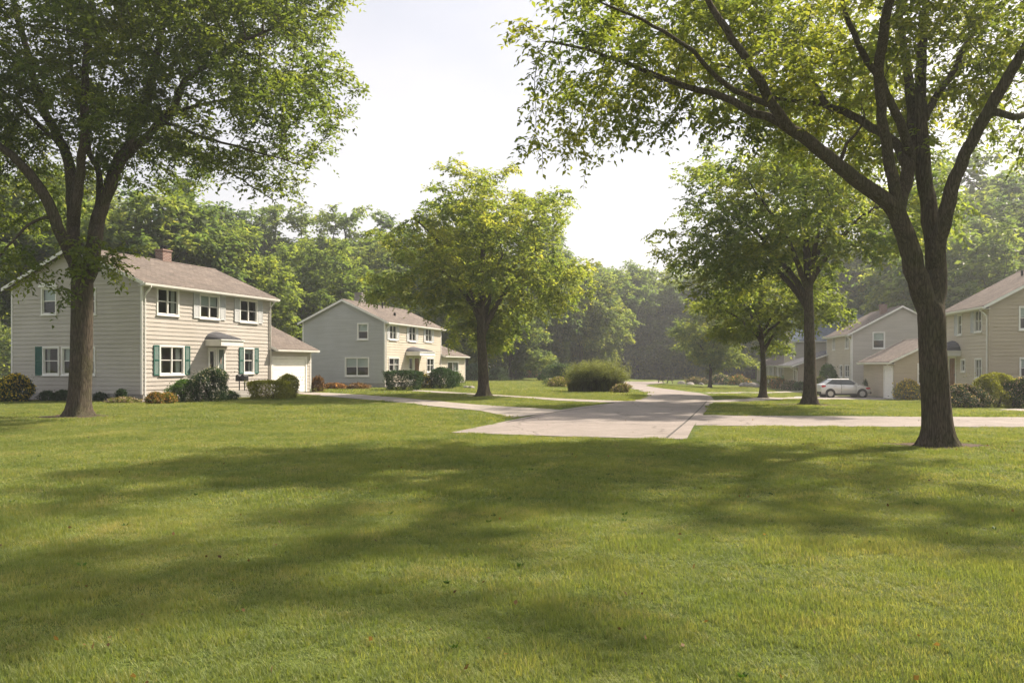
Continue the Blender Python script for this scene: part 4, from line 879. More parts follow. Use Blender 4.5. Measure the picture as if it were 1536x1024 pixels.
def shrub(name, label, px0, px1, ytop, ybase, mat, flower=None, box=False, leaf=None, dens=1.0, lump=.16, depth=None, ffrac=.12, group=None, D=None, cat='shrub', upright=0):
    SEED[0] += 1; rng = np.random.default_rng(SEED[0]); pm = (px0+px1)/2
    g = G(pm, ybase) if D is None else Vector(((pm-768)/F*D, D, gz((pm-768)/F*D, D))); sc = g.y/F
    rx = (px1-px0)*sc/2; H = (EYE+(HOR-ytop)*sc)-g.z; ry = depth or min(rx, max(.5, H))*.9
    g = Vector((g.x, g.y+ry*.8, gz(g.x, g.y+ry*.8))); t = empty(name, g, 0); tag(t, label, cat, group)
    leaf = leaf or max(.045, g.y*.0016)
    n = int(min(34000, dens*10*(rx*ry*2+H*(rx+ry)*1.5)/(leaf*leaf)*1.3))
    th = rng.uniform(0, 6.283, n); tt = rng.random(n)**.8; pw = 4.0 if box else 1.9; k0 = .72 if box else .34
    prof = np.where(tt < k0, .86+.14*tt/k0, np.clip(1-np.clip((tt-k0)/(1-k0), 0, 1)**pw, 0, 1)**(1/pw)); top = rng.random(n) < (.35 if box else .12)
    rin = np.where(top, np.sqrt(rng.random(n)), 1-.35*rng.random(n)**2.0); tt = np.where(top, k0+(1-k0)*(1-np.clip(rin, 0, 1)**pw)**(1/pw), tt); prof = np.where(top, 1.0, prof)
    if box:
        sq = rng.uniform(-1, 1, n); fc = rng.integers(0, 4, n)
    sp_ = rng.random(n) < .05; rin = np.where(sp_, 1+.16*rng.random(n), rin)
    cx_ = np.sign(np.cos(th))*np.abs(np.cos(th))**(.45 if box else 1); cy_ = np.sign(np.sin(th))*np.abs(np.sin(th))**(.45 if box else 1)
    if box:
        bx = np.where(fc < 2, sq, np.where(fc == 2, 1., -1.)); by = np.where(fc < 2, np.where(fc == 0, 1., -1.), sq); k_ = 1-.10*(np.abs(bx*by))**4; cx_ = bx*k_; cy_ = by*k_
    d = nrm(np.stack([cx_, cy_, (tt-.3)*1.6], 1)); ph = rng.uniform(0, 6.28, (9,)); fr_ = rng.normal(size=(9, 3))*4.4
    lumpv = 1+sum(np.sin(d@fr_[k]+ph[k]) for k in range(9))/3*lump; rr = prof*rin*lumpv
    Pp = np.stack([cx_*rr*rx, cy_*rr*ry, tt*H*(.92+.08*lumpv)], 1)+rng.normal(size=(n, 3))*leaf*.5
    k = Pp[:, 2] > .0; Pp = Pp[k]; Nn = nrm(d[k]/np.array([rx, ry, H*.6]))
    V, Q = leaf_cloud(rng, Pp, Nn, leaf); np_mesh('foliage', V, Q, mat, t, attr=np.repeat(rng.random(len(Pp)), 4))
    mb = MB()
    for j in range(7):
        a = rng.uniform(0, 6.28); r_ = rng.uniform(.3, .75); e = (math.cos(a)*rx*r_, math.sin(a)*ry*r_, H*rng.uniform(.5, .8)); mb.tube([(e[0]*.12, e[1]*.12, -.05), (e[0]*.4, e[1]*.4, H*.25), e], [.03, .02, .008], 5)
    mb.build('stem', M['bark_far'], t)
    if flower:
        m = rng.random(len(Pp)) < ffrac; fp = Pp[m]*np.array([1.03, 1.03, 1.03]); V, Q = leaf_cloud(rng, fp, Nn[m], leaf*1.1, .9, .9); np_mesh('flowers', V, Q, flower, t, attr=np.repeat(rng.random(len(fp)), 4))
    return t
SH = 'sh_dark sh_green sh_yellow'
SHR = [
 ('flowering_shrub', 'yellow-flecked bush at the left edge beside the corner of the house', -14, 38, 563, 603, 'sh_dark', 'fl_yellow', {}),
 ('shrub', 'small dark shrub at the gable foot, left of its neighbour beside the trunk', 56, 76, 588, 602, 'sh_dark', None, {}),
 ('shrub', 'low dark shrub touching the left side of the big left trunk', 77, 102, 587, 602.5, 'sh_dark', None, {}),
 ('shrub', 'low dark shrub peeking out right of the big left trunk', 138, 156, 590, 602, 'sh_dark', None, {}),
 ('shrub', 'small upright shrub under the bare gable wall right of the big trunk', 170, 187, 585, 603, 'sh_dark', None, {}),
 ('flower_bed', 'low rosy flower clump by the downspout side of the gable', 156, 200, 598, 604.5, 'sh_olive', 'fl_pink', dict(cat2='flowers', ff=.3)),
 ('flowering_shrub', 'low rust-coloured shrub at the front corner by the downspout', 217, 240, 590, 606, 'sh_olive', 'fl_orange', dict(ff=.3)),
 ('flowering_shrub', 'low rust and green shrub left of the round bright green bush', 239, 259, 591, 605, 'sh_olive', 'fl_orange', dict(ff=.25)),
 ('shrub', 'round bright green bush under the lower front window', 248, 290, 571, 603, 'sh_green', None, {}),
 ('shrub', 'large dark bush with pale blossoms left of the front door', 284, 338, 554, 603, 'sh_dark', 'fl_white', dict(ff=.07)),
 ('shrub', 'small dark shrub right of the large dark bush', 334, 354, 588, 600, 'sh_dark', 'fl_white', dict(ff=.05)),
 ('hedge', 'low clipped yellow-green hedge in front of the right front window', 369, 431, 573, 599.5, 'sh_yellow', None, dict(box=1, cat2='hedge')),
 ('shrub', 'yellow upright shrub in front of the white garage door', 412, 445, 563, 598, 'sh_yellow', None, {}),
 ('shrub', 'rust-leaved shrub between the garage and the grey gable', 466, 484, 566, 588, 'sh_rust', None, {}),
 ('flower_bed', 'left of two low red flower mounds along the grey gable', 484, 517, 576, 583.5, 'sh_rust', 'fl_orange', dict(cat2='flowers')),
 ('flower_bed', 'right of two low red flower mounds along the grey gable', 517, 551, 576.5, 583.5, 'sh_rust', 'fl_pink', dict(cat2='flowers')),
 ('hedge', 'dark box hedge at the front corner of the grey-gabled house', 577, 629, 558, 585.5, 'sh_dark', None, dict(box=1, cat2='hedge', depth=1.0)),
 ('shrub', 'yellow-green shrub right of the dark box hedge', 627, 646, 563, 583, 'sh_olive', 'fl_yellow', {}),
 ('shrub', 'big rounded dark shrub under the right window of the grey-gabled house', 640, 681, 553, 583, 'sh_dark', None, {}),
 ('shrub', 'light green shrub by the patio door', 672, 692, 559, 581, 'sh_green', None, {}),
 ('shrub', 'grey-green shrub between the patio wing and the lone tree trunk', 697, 722, 547, 571, 'sh_grey', None, {}),
 ('shrub', 'grey-green rounded shrub just right of the lone tree trunk', 733, 762, 553, 571, 'sh_grey', None, {}),
 ('shrub', 'dark green mound right of the grey-green shrubs at the wood edge', 762, 787, 552, 569.5, 'sh_dark', None, {}),
 ('shrub', 'tiny dark round bush on the lawn before the red flowers', 808, 818, 563, 571, 'sh_dark', None, {}),
 ('flower_bed', 'distant strip of reddish flowers at the wood edge', 787, 815, 557.5, 566, 'sh_olive', 'fl_orange', dict(cat2='flowers', ff=.3)),
 ('shrub', 'loose grey-green bush leaning on the tall grass clump', 824, 862, 547, 579, 'sh_grey', None, dict(lump=.4)),
 ('shrub', 'pale yellowish small bush before the loose grey-green bush', 826, 851, 567, 580.5, 'sh_yellow', 'fl_pink', dict(ff=.15)),
 ('flower_bed', 'purple-brown flowers at the right foot of the tall grass clump', 922, 944, 577, 589, 'sh_olive', 'fl_pink', dict(cat2='flowers', ff=.25)),
 ('shrub', 'low dark bush beyond the tall grass clump by the far road', 926, 941, 555, 567, 'sh_dark', 'fl_pink', {}),
 ('shrub', 'spreading dark shrub right of the yellow-green roadside tree', 1070, 1098, 564, 577, 'sh_dark', 'fl_pink', dict(ff=.15)),
 ('shrub', 'flowering mound by the boulders left of the small dark tree', 1096, 1122, 564, 577.5, 'sh_olive', 'fl_orange', {}),
 ('flower_bed', 'strip of red flowers in the rockery by the picnic table', 1030, 1062, 568, 576, 'sh_olive', 'fl_pink', dict(cat2='flowers', ff=.35)),
 ('hedge', 'bright clipped hedge by the low beige house, right of the small tree', 1148, 1170, 566, 581.5, 'sh_yellow', None, dict(box=1, cat2='hedge')),
 ('shrub', 'orange-flowered shrub in front of the pale far house', 1160, 1180, 569, 583.5, 'sh_olive', 'fl_orange', dict(ff=.25)),
 ('shrub', 'dark green shrub below the windows of the pale far house', 1172, 1189, 565, 582, 'sh_green', None, {}),
 ('shrub', 'reddish rounded shrub left of the broad tree trunk', 1176, 1200, 573, 585.5, 'sh_olive', 'fl_pink', dict(ff=.2)),
 ('shrub', 'green rounded shrub touching the left of the broad tree trunk', 1193, 1209, 574, 586, 'sh_green', None, {}),
 ('shrub', 'tall rounded shrub rising behind the tail of the silver car', 1232, 1258, 548, 590, 'sh_green', None, {}),
 ('shrub', 'yellowish leaning shrub between the broad trunk and the silver car', 1225, 1239, 566, 592, 'sh_olive', None, {}),
 ('shrub', 'dark shrub behind the nose of the silver car', 1288, 1312, 560, 590, 'sh_dark', None, {}),
 ('shrub', 'rounded dark shrub left of the white garage door', 1302, 1324, 567, 594.5, 'sh_dark', None, {}),
 ('shrub', 'yellow-flowered bush at the left side of the big forked trunk', 1354, 1386, 572, 600.5, 'sh_olive', 'fl_yellow', dict(ff=.2)),
 ('shrub', 'tall yellow-green bush under the tan house window', 1432, 1468, 545, 597, 'sh_yellow', None, dict(lump=.35, up=1)),
 ('shrub', 'low yellow-green bush just right of the forked trunk', 1420, 1448, 564, 598, 'sh_yellow', 'fl_pink', dict(ff=.1)),
 ('flowering_shrub', 'dark low bush dotted with pale pink blossoms before the tan house', 1424, 1484, 579, 612, 'sh_dark', 'fl_pink', dict(ff=.15)),
 ('flowering_shrub', 'upright pink-blossomed bush at the tan house corner', 1453, 1482, 567, 604, 'sh_olive', 'fl_pink', dict(ff=.28)),
 ('shrub', 'large yellow-green bush under the right-hand tan wall', 1476, 1541, 561, 612, 'sh_yellow', None, {}),
 ('shrub', 'small dark bush topping the large yellow-green bush at the tan wall', 1499, 1526, 546, 597, 'sh_dark', None, {}),
 ('shrub', 'dark bush at the right edge of the photo', 1524, 1590, 566, 613, 'sh_dark', 'fl_pink', dict(ff=.08)),
]
for (nm, lb, a, b_, yt, yb, mt, fl, kw) in SHR:
    shrub(nm, lb, a, b_, yt, yb, M[mt], M[fl] if fl else None, box=bool(kw.get('box')), lump=kw.get('lump', .08 if kw.get('box') else .3), depth=kw.get('depth'), ffrac=kw.get('ff', .12), cat=kw.get('cat2', 'shrub'), upright=kw.get('up', 0))
# tall ornamental grass clump
def blades(rng, base, n, H, spread, wd, lean=.5, seg=4):
    a = rng.uniform(0, 6.28, n); r0 = spread*np.sqrt(rng.random(n))*.55; le = lean*(.3+rng.random(n))*(.4+r0/spread); h = H*(.4+.7*rng.random(n)); w0 = wd*(.6+.6*rng.random(n))
    az = a+rng.normal(size=n)*.5; V = []; 
    for k in range(seg+1):
        t = k/seg; x = np.cos(a)*r0+np.cos(az)*le*h*t*t; y = np.sin(a)*r0+np.sin(az)*le*h*t*t; z = h*(t-.18*le*t**3); ww = w0*(1-t*.9)
        sx = -np.sin(az)*ww; sy = np.cos(az)*ww; V.append(np.stack([np.stack([x-sx, y-sy, z], 1), np.stack([x+sx, y+sy, z], 1)], 1))
    V = np.stack(V, 1).reshape(-1, 3)+np.array(base); b = np.arange(n)[:, None]*(seg+1)*2+np.arange(seg)[None, :]*2
    return V, np.stack([b, b+1, b+3, b+2], 2).reshape(-1, 4)
g = G(897, 588); rng = np.random.default_rng(3); t = empty('ornamental_grass', (g.x, g.y+1.0, gz(g.x, g.y+1))); tag(t, 'tall feathery ornamental grass clump beside the road in mid lawn', 'ornamental grass')
Vs = []; Qs = []; nn_ = 0
cl = []
for k in range(26):
    dx = rng.uniform(-1.5, 1.45); H_ = (1.62*(1-abs(dx/1.9)**1.6)*rng.uniform(.5, 1.12)+.25); cl.append((dx, rng.uniform(-.55, .7)*(1-abs(dx)/2.4), H_, rng.uniform(.35, .6), int(180+150*H_)))
for (dx, dy, H_, sp, n) in cl:
    V, Q = blades(rng, (dx, dy, 0), n, H_, sp, .013, .7); Vs.append(V); Qs.append(Q+nn_); nn_ += len(V)
V = np.concatenate(Vs); np_mesh('foliage', V, np.concatenate(Qs), M['sh_olive'], t, attr=np.repeat(rng.random(len(V)//10), 10))
tipi = V.reshape(-1, 10, 3)[:, 8:10].mean(1); tipi = tipi[tipi[:, 2] > .8]; Pp = np.repeat(tipi, 7, 0)+rng.normal(size=(len(tipi)*7, 3))*np.array([.04, .04, .10]); V, Q = leaf_cloud(rng, Pp, nrm(rng.normal(size=Pp.shape)), .10, .3)
np_mesh('plumes', V, Q, shrub_leaf('plumes', (.125, .14, .055)), t, attr=np.repeat(rng.random(len(Pp)), 4))

# ---------------------------------------------------------------- boulders, rockery
def boulder(label, px, py, w_, h, seed):
    g = G(px, py); bm = bmesh.new(); bmesh.ops.create_icosphere(bm, subdivisions=3, radius=1); rng = random.Random(seed); f = [(Vector((rng.gauss(0, 1), rng.gauss(0, 1), rng.gauss(0, 1)))*1.7, rng.uniform(0, 6)) for _ in range(6)]
    for v in bm.verts:
        n_ = v.co.normalized(); k = 1+sum(math.sin(n_.dot(a)+b) for a, b in f)*.07; v.co = Vector((n_.x*k*w_/2, n_.y*k*w_*.4, max(-.25, n_.z)*k*h))
    me = bpy.data.meshes.new('boulder'); bm.to_mesh(me); bm.free(); me.materials.append(M['stone']); o = bpy.data.objects.new('boulder', me); COL.objects.link(o); o.location = (g.x, g.y+w_*.3, g.z-.02); tag(o, label, 'boulder', 'boulders in the beds')
for a in (('large grey boulder left of the small dark tree trunk', 1133, 581, 1.7, .62, 1), ('grey boulder left of the largest one near the small tree', 1117, 580, 1.1, .5, 2), ('dark rock at the left end of the rockery by the picnic table', 1022, 576, 1.1, .42, 3), ('dark flat rock in the middle of the rockery', 1036, 577, 1.2, .35, 4), ('pale rock right in the rockery beside the roadside tree trunk', 1053, 577, .9, .35, 5),
          ('small pale rock by the patio wing corner', 699, 581.5, .5, .22, 6), ('second small rock right of the patio wing', 707, 582, .45, .18, 7), ('flat rock behind the yellow-green roadside tree', 1080, 577, 1.3, .38, 8)): boulder(*a)
# ---------------------------------------------------------------- letter boxes
for k, (px, lb) in enumerate(((359, 'left dark letter box on a thin post beside the front window'), (367, 'right dark letter box on a thin post beside the front window'))):
    t = empty('letter_box', ((px-768)/F*40.6, 40.6, 0), R(70+90)); tag(t, lb, 'letter box', 'letter boxes by the cream house')
    MB().tube([(0, 0, -.1), (0, 0, .8)], .028, 8).build('post', M['metal_dark'], t)
    b = MB(); n = 8; prof = [(-.10, .8), (.10, .8), (.10, 1.05)]+[(.10*math.cos(math.pi*i/n), 1.05+.09*math.sin(math.pi*i/n)) for i in range(1, n)]+[(-.10, 1.05)]
    b.prism([(x, -.17, z) for x, z in prof], [(x, .17, z) for x, z in prof]); bx_ = b.build('box', M['metal_dark'], t); MB().box(-.08, .08, -.185, -.171, .83, 1.04).build('lid', M['metal_dark'], bx_)
# ---------------------------------------------------------------- picnic table
g = G(998, 574.5); t = empty('picnic_table', g, R(20)); tag(t, 'weathered dark picnic table with benches beside the bend of the road', 'picnic table')
b = MB(); [b.box(-.95, .95, -.4+i*.165, -.25+i*.165, .74, .78) for i in range(5)]; b.build('tabletop', M['wood_dark'], t)
for sg in (-1, 1):
    MB().box(-.95, .95, *sorted((sg*.62, sg*.86)), .44, .48).build('seat', M['wood_dark'], t)
    f = MB(); x = sg*.7
    for s2 in (-1, 1): f.prism([(x-.04, s2*.72-.05, -.02), (x+.04, s2*.72-.05, -.02), (x+.04, s2*.72+.05, -.02), (x-.04, s2*.72+.05, -.02)], [(x-.04, s2*.2-.05, .74), (x+.04, s2*.2-.05, .74), (x+.04, s2*.2+.05, .74), (x-.04, s2*.2+.05, .74)])
    f.box(x+.041, x+.08, -.86, .86, .36, .439); f.build('leg', M['wood_dark'], t)
# a post-and-rail fence along the sunlit lane
t = empty('rail_fence', (0, 0, 0)); tag(t, 'low dark rail fence by the sunlit lane beyond the small trees', 'fence')
pts = [G(px, 569.0) for px in (1075, 1088, 1101, 1114, 1127)]
for p in pts: MB().box(p.x-.06, p.x+.06, p.y-.06, p.y+.06, p.z-.2, p.z+1.0).build('post', M['wood_dark'], t)
for zz in (.45, .85): MB().tube([(p.x, p.y-.07, p.z+zz) for p in pts], .045, 6).build('rail', M['wood_dark'], t)
lane = gp((1000, 566.3), (1060, 566.6), (1160, 566.5), (1160, 565.2), (1060, 565.2), (1000, 565.2)); sheet('lane', lane, M['path'], .02)

# ---------------------------------------------------------------- car
def car():
    g = G(1271, 596.5); t = empty('parked_car', (g.x, g.y+.9, gz(g.x, g.y+.9)), R(-4)); tag(t, 'silver four-door car parked on the drive between the broad tree and the garage', 'car')
    paint = bpy.data.materials.new('silver_paint'); n_ = NT(paint); o = n_.n('ShaderNodeOutputMaterial'); b = n_.n('ShaderNodeBsdfPrincipled', i_Roughness=.32, i_Metallic=.35); b.inputs['Base Color'].default_value = (.62, .62, .6, 1); b.inputs['Coat Weight'].default_value = .6; n_.l(b, 0, o, 0)
    red = mat_basic('red_lens', (.5, .02, .02), .2, .1); rub = mat_basic('rubber', (.02, .02, .02), .8, .2); alu = mat_basic('alloy', (.5, .5, .5), .35, .1, metal=.8); blk = mat_basic('black_trim', (.015, .015, .016), .5, .2); gls = mat_basic('car_glass', (.03, .04, .04), .06, .1, spec=.8)
    L = 3.75; W_ = .86
    # stations: x, z low, z belt, half width
    st = [(-1.86, .36, .80, .70), (-1.83, .30, .98, .78), (-1.70, .27, 1.03, .84), (-1.3, .25, 1.04, .86), (-.6, .25, 1.0, .87), (.2, .25, .98, .87), (.8, .25, .97, .87), (1.25, .26, .93, .86), (1.6, .28, .86, .82), (1.82, .32, .74, .74), (1.88, .38, .6, .66)]
    bm = bmesh.new(); rings = []
    for (x, z0, z1, w_) in st:
        pr = [(-w_*.9, z0), (-w_, z0+.12), (-w_*1.01, (z0+z1)/2), (-w_*.97, z1-.05), (-w_*.88, z1), (0, z1+.025), (w_*.88, z1), (w_*.97, z1-.05), (w_*1.01, (z0+z1)/2), (w_, z0+.12), (w_*.9, z0)]
        rings.append([bm.verts.new((x, y, z)) for y, z in pr])
    for a, c in zip(rings[:-1], rings[1:]):
        for i in range(11): j = (i+1) % 11; bm.faces.new((a[i], a[j], c[j], c[i]))
    bm.faces.new(rings[0]); bm.faces.new(rings[-1]); bmesh.ops.recalc_face_normals(bm, faces=bm.faces)
    me = bpy.data.meshes.new('body'); bm.to_mesh(me); bm.free(); me.materials.append(paint); me.polygons.foreach_set('use_smooth', [True]*len(me.polygons)); bo = bpy.data.objects.new('body', me); COL.objects.link(bo); bo.parent = t
    # cabin
    lo = [(-1.62, 1.0), (1.02, .95)]; up = [(-1.12, 1.47), (.32, 1.47)]
    def ring(z, x0, x1, w_): return [(x0, -w_, z), (x1, -w_, z), (x1, w_, z), (x0, w_, z)]
    cb = MB(); cb.prism(ring(.98, -1.60, 1.04, .76), ring(1.38, -.98, .34, .61)); cabin = cb.build('cabin_glass', gls, t)
    rf = MB(); rf.prism(ring(1.38, -1.0, .36, .63), ring(1.44, -.88, .24, .56)); rf.build('roof', paint, t, bevel=.02)
    for sg in (-1, 1):
        for (xb, xt) in ((-1.60, -1.0), (-.35, -.33), (1.04, .34)):
            p = MB(); wb = .03; p.prism([(xb-wb, sg*.745, .98), (xb+wb, sg*.745, .98), (xb+wb, sg*.78, .98), (xb-wb, sg*.78, .98)], [(xt-wb, sg*.6, 1.39), (xt+wb, sg*.6, 1.39), (xt+wb, sg*.635, 1.39), (xt-wb, sg*.635, 1.39)]); p.build('window_pillar', paint if xb != -.35 else blk, t)
        for x in (-1.18, 1.18):
            MB().tube([(x, sg*.855, .33), (x, sg*.885, .33)], .38, 20).build('wheel_arch', blk, t)
            w = MB(); w.tube([(x, sg*.70, .315), (x, sg*.90, .315)], .315, 24); wo_ = w.build('wheel', rub, t, bevel=0)
            r_ = MB(); r_.tube([(x, sg*.90, .315), (x, sg*.915, .315)], .205, 20); r_.build('rim', alu, wo_)
        MB().box(-1.84, -1.50, *sorted((sg*.80, sg*.865)), .80, .95).build('tail_light', red, t, bevel=.03)
        MB().box(1.44, 1.80, *sorted((sg*.76, sg*.855)), .66, .78).build('side_lamp', red, t, bevel=.03)
        MB().box(.62, .80, *sorted((sg*.86, sg*1.0)), .98, 1.1).build('wing_mirror', paint, t, bevel=.02)
        for x in (-.28, -.9): MB().box(x, x+.14, *sorted((sg*.872, sg*.9)), .86, .89).build('handle', alu, t)
        for x in (-.36, .72): MB().box(x-.006, x+.006, *sorted((sg*.868, sg*.885)), .32, .97).build('door_seam', blk, t)
        MB().box(-.85, .85, *sorted((sg*.84, sg*.88)), .22, .31).build('sill_trim', blk, t)
    MB().box(-1.93, -1.80, -.76, .76, .30, .46).build('rear_bumper', blk, t, bevel=.03); MB().box(1.80, 1.94, -.70, .70, .30, .46).build('front_bumper', blk, t, bevel=.03)
    for y in (-.55, .55): MB().box(1.80, 1.87, y-.14, y+.14, .60, .70).build('headlight', M['glass'], t, bevel=.02)
car()

# ---------------------------------------------------------------- bare soil rings at the trunks
def soil(px, py, r, seed, sx=1.5):
    o = G(px, py); rng = random.Random(seed); pts = []
    for k in range(40):
        a = k/40*6.283; rr_ = r*(1+.25*math.sin(3*a+seed)+.14*math.sin(7*a+seed*2)+rng.uniform(-.06, .06)); pts.append(Vector((o.x+math.cos(a)*rr_*sx, o.y+math.sin(a)*rr_, 0)))
    sheet('soil_patch', pts, M['soil'], .006); return [(p.x, p.y) for p in pts]
SOIL = [soil(1405, 668, .62, 1), soil(118, 624, .85, 2), soil(735, 594, .9, 3, 2.0), soil(1215, 607, .8, 4, 1.9), soil(1145, 597, .6, 5), soil(1065, 581.5, .7, 6)]

def bed(h, u0, v0, pts):
    out = []
    for (u, v) in pts: out.append(Vector((h.x0+h.U[0]*u+h.Vv[0]*v, h.y0+h.U[1]*u+h.Vv[1]*v, 0)))
    out = smooth_outline(out, 2); sheet('mulch_bed', out, M['soil'], .007); SOIL.append([(p.x, p.y) for p in out])
bed(HS[0][0], 0, 0, [(-.9, -1.3), (1.5, -1.7), (3.2, -1.5), (4.2, -1.7), (4.6, -.4), (4.4, 0), (0, 0), (0, 3), (0, 7.7), (-1.1, 7.9), (-1.2, 4), (-1.0, 1)])
bed(HS[0][0], 0, 0, [(6.4, 0), (6.3, -2.0), (8, -2.3), (9.6, -2.0), (9.7, -.6), (9.2, 0)])
bed(HS[2][0], 0, 0, [(0, 0), (-.9, -.6), (.5, -1.6), (3.2, -1.5), (3.6, -.1), (7.6, -.1), (7.8, -1.6), (11.8, -1.6), (12, 0)])
r1 = [H for H, e in HS if abs(H.x0-P(1484, 548, 42).x) < .01][0]
bed(r1, 0, 0, [(0, 0), (4.6, 0), (4.6, -1.6), (1.5, -2.6), (-3.0, -3.2), (-4.6, -1.5), (-4.4, 3), (-3.0, 6), (0, 6.2)])
# ---------------------------------------------------------------- undergrowth below the wood
rng = np.random.default_rng(77); n = 170000; px = np.concatenate([rng.uniform(-500, 2100, 110000), rng.uniform(820, 1280, 60000)]); D = 112+6*np.sin(px*.011)+rng.uniform(-5, 5, n)+np.where((px > 850) & (px < 1230), 48, 0)
hh = 5.6+1.6*np.sin(px*.021)+1.2*np.sin(px*.053+1)+.8*np.sin(px*.13+2); z = hh*rng.random(n)**.8; x = (px-768)/F*D; Pp = np.stack([x, D+(1-z/9)*-2, gzv(x, D)+z], 1)
V, Q = leaf_cloud(rng, Pp, nrm(np.array([0, -.6, .5])+rng.normal(size=(n, 3))*.5), .6, .7, .9); tag(np_mesh('undergrowth', V, Q, M['leaf_wood'], attr=np.repeat(rng.random(n), 4)), 'dark leafy undergrowth along the foot of the distant wood', 'undergrowth', kind='stuff')

# ---------------------------------------------------------------- grass
def patch(name, seed, size, n, H, wd, clump):
    rng = np.random.default_rng(seed); m = n//clump; c = rng.uniform(-size/2, size/2, (m, 2)); xy = (np.repeat(c, clump, 0)+rng.normal(size=(m*clump, 2))*.018*max(1, H/.05)); n = len(xy)
    az = rng.uniform(0, 6.28, n); le = .2+.75*rng.random(n); h = H*(.45+.75*rng.random(n)**1.3)*np.repeat(.7+.6*rng.random(m), clump); w0 = wd*(.6+.7*rng.random(n)); L = []
    for t in (0, .5, 1):
        x = xy[:, 0]+np.cos(az)*le*h*t**1.6; y = xy[:, 1]+np.sin(az)*le*h*t**1.6; z = h*(t-.25*le*t*t)-.004; ww = w0*(1-.55*t) if t < 1 else w0*.08; L.append(np.stack([np.stack([x+np.sin(az)*ww, y-np.cos(az)*ww, z], 1), np.stack([x-np.sin(az)*ww, y+np.cos(az)*ww, z], 1)], 1))
    V = np.stack(L, 1).reshape(-1, 3); b = np.arange(n)[:, None]*6+np.array([0, 2])[None, :]; Q = np.stack([b, b+1, b+3, b+2], 2).reshape(-1, 4)
    me = np_mesh(name, V, Q, M['grass'], link=False, attr=np.repeat(np.repeat(rng.random(m), clump)*.5+rng.random(n)*.5, 6)); return me
def grass(label, seed, y0, y1, step, size, n, H, wd, clump, wide):
    src = bpy.data.collections.new('grass_tufts')
    for k in range(4):
        o = bpy.data.objects.new('grass_tuft', patch('grass_tuft', seed+k, size*1.25, n, H, wd, clump)); src.objects.link(o)
    gx = []; 
    for y in np.arange(y0, y1, step):
        w_ = .68*y+wide
        for x in np.arange(-w_, w_, step): gx.append((x, y))
    g_ = np.array(gx)+np.random.default_rng(seed).uniform(-.2, .2, (len(gx), 2))*step; keep = np.ones(len(g_), bool)
    mrg = size*.42
    for r_ in ROADS:
        for (dx, dy) in ((0, 0), (mrg, 0), (-mrg, 0), (0, mrg), (0, -mrg), (mrg*.7, mrg*.7), (-mrg*.7, mrg*.7), (mrg*.7, -mrg*.7), (-mrg*.7, -mrg*.7)): keep &= ~pip(r_, g_[:, 0]+dx, g_[:, 1]+dy)
    for r_ in SOIL: keep &= ~pip(r_, g_[:, 0], g_[:, 1])
    for hx, hy, z_, ang, sd_, u0, u1, v0, v1 in HOUSES:
        dx = g_[:, 0]-hx; dy = g_[:, 1]-hy; u = dx*math.cos(ang)+dy*math.sin(ang); v = (-dx*math.sin(ang)+dy*math.cos(ang))*sd_; keep &= ~((u > u0-.15) & (u < u1+.15) & (v > v0-.15) & (v < v1+.15))
    g_ = g_[keep]; n_ = len(g_); me = bpy.data.meshes.new('grass'); me.vertices.add(n_); me.vertices.foreach_set('co', np.stack([g_[:, 0], g_[:, 1], gzv(g_[:, 0], g_[:, 1])], 1).astype(np.float32).ravel())
    rng = np.random.default_rng(seed+9); a = me.attributes.new('rot', 'FLOAT_VECTOR', 'POINT'); rv = np.zeros((n_, 3), np.float32); rv[:, 2] = rng.uniform(0, 6.28, n_); a.data.foreach_set('vector', rv.ravel())
    a = me.attributes.new('scl', 'FLOAT_VECTOR', 'POINT'); sv = np.ones((n_, 3), np.float32); sv[:, 2] = .6+.95*rng.random(n_)**1.6; a.data.foreach_set('vector', sv.ravel())
    o = bpy.data.objects.new('grass', me); COL.objects.link(o); tag(o, label, 'grass', kind='stuff'); me.materials.append(M['grass'])
    ng = bpy.data.node_groups.new('scatter', 'GeometryNodeTree'); ng.interface.new_socket('Geometry', in_out='INPUT', socket_type='NodeSocketGeometry'); ng.interface.new_socket('Geometry', in_out='OUTPUT', socket_type='NodeSocketGeometry')
    N = ng.nodes; i_ = N.new('NodeGroupInput'); o_ = N.new('NodeGroupOutput'); ci = N.new('GeometryNodeCollectionInfo'); ci.inputs['Collection'].default_value = src; ci.inputs['Separate Children'].default_value = True; ci.inputs['Reset Children'].default_value = True
    ip = N.new('GeometryNodeInstanceOnPoints'); ip.inputs['Pick Instance'].default_value = True
    ri = N.new('FunctionNodeRandomValue'); ri.data_type = 'INT'; ri.inputs[4].default_value = 0; ri.inputs[5].default_value = 3
    r1 = N.new('GeometryNodeInputNamedAttribute'); r1.data_type = 'FLOAT_VECTOR'; r1.inputs[0].default_value = 'rot'; s1 = N.new('GeometryNodeInputNamedAttribute'); s1.data_type = 'FLOAT_VECTOR'; s1.inputs[0].default_value = 'scl'
    l = ng.links.new; l(i_.outputs[0], ip.inputs['Points']); l(ci.outputs[0], ip.inputs['Instance']); l(ri.outputs[2], ip.inputs['Instance Index']); l(r1.outputs[0], ip.inputs['Rotation']); l(s1.outputs[0], ip.inputs['Scale']); l(ip.outputs[0], o_.inputs[0])
    md = o.modifiers.new('scatter', 'NODES'); md.node_group = ng; print('GRASS', label, n_)
HOUSES = [(H.x0, H.y0, H.z, H.a, H.s, *ext) for H, ext in HS]
grass('mown grass blades in the near lawn', 500, 1.2, 9.0, .45, .5, 2800, .043, .0021, 6, 4.5)
grass('mown grass across the middle of the lawn', 600, 9.0, 22.0, .45, .45, 1100, .048, .0036, 5, 5)
grass('mown grass on the farther lawns', 700, 22.0, 46.0, .8, .8, 900, .055, .008, 4, 7)
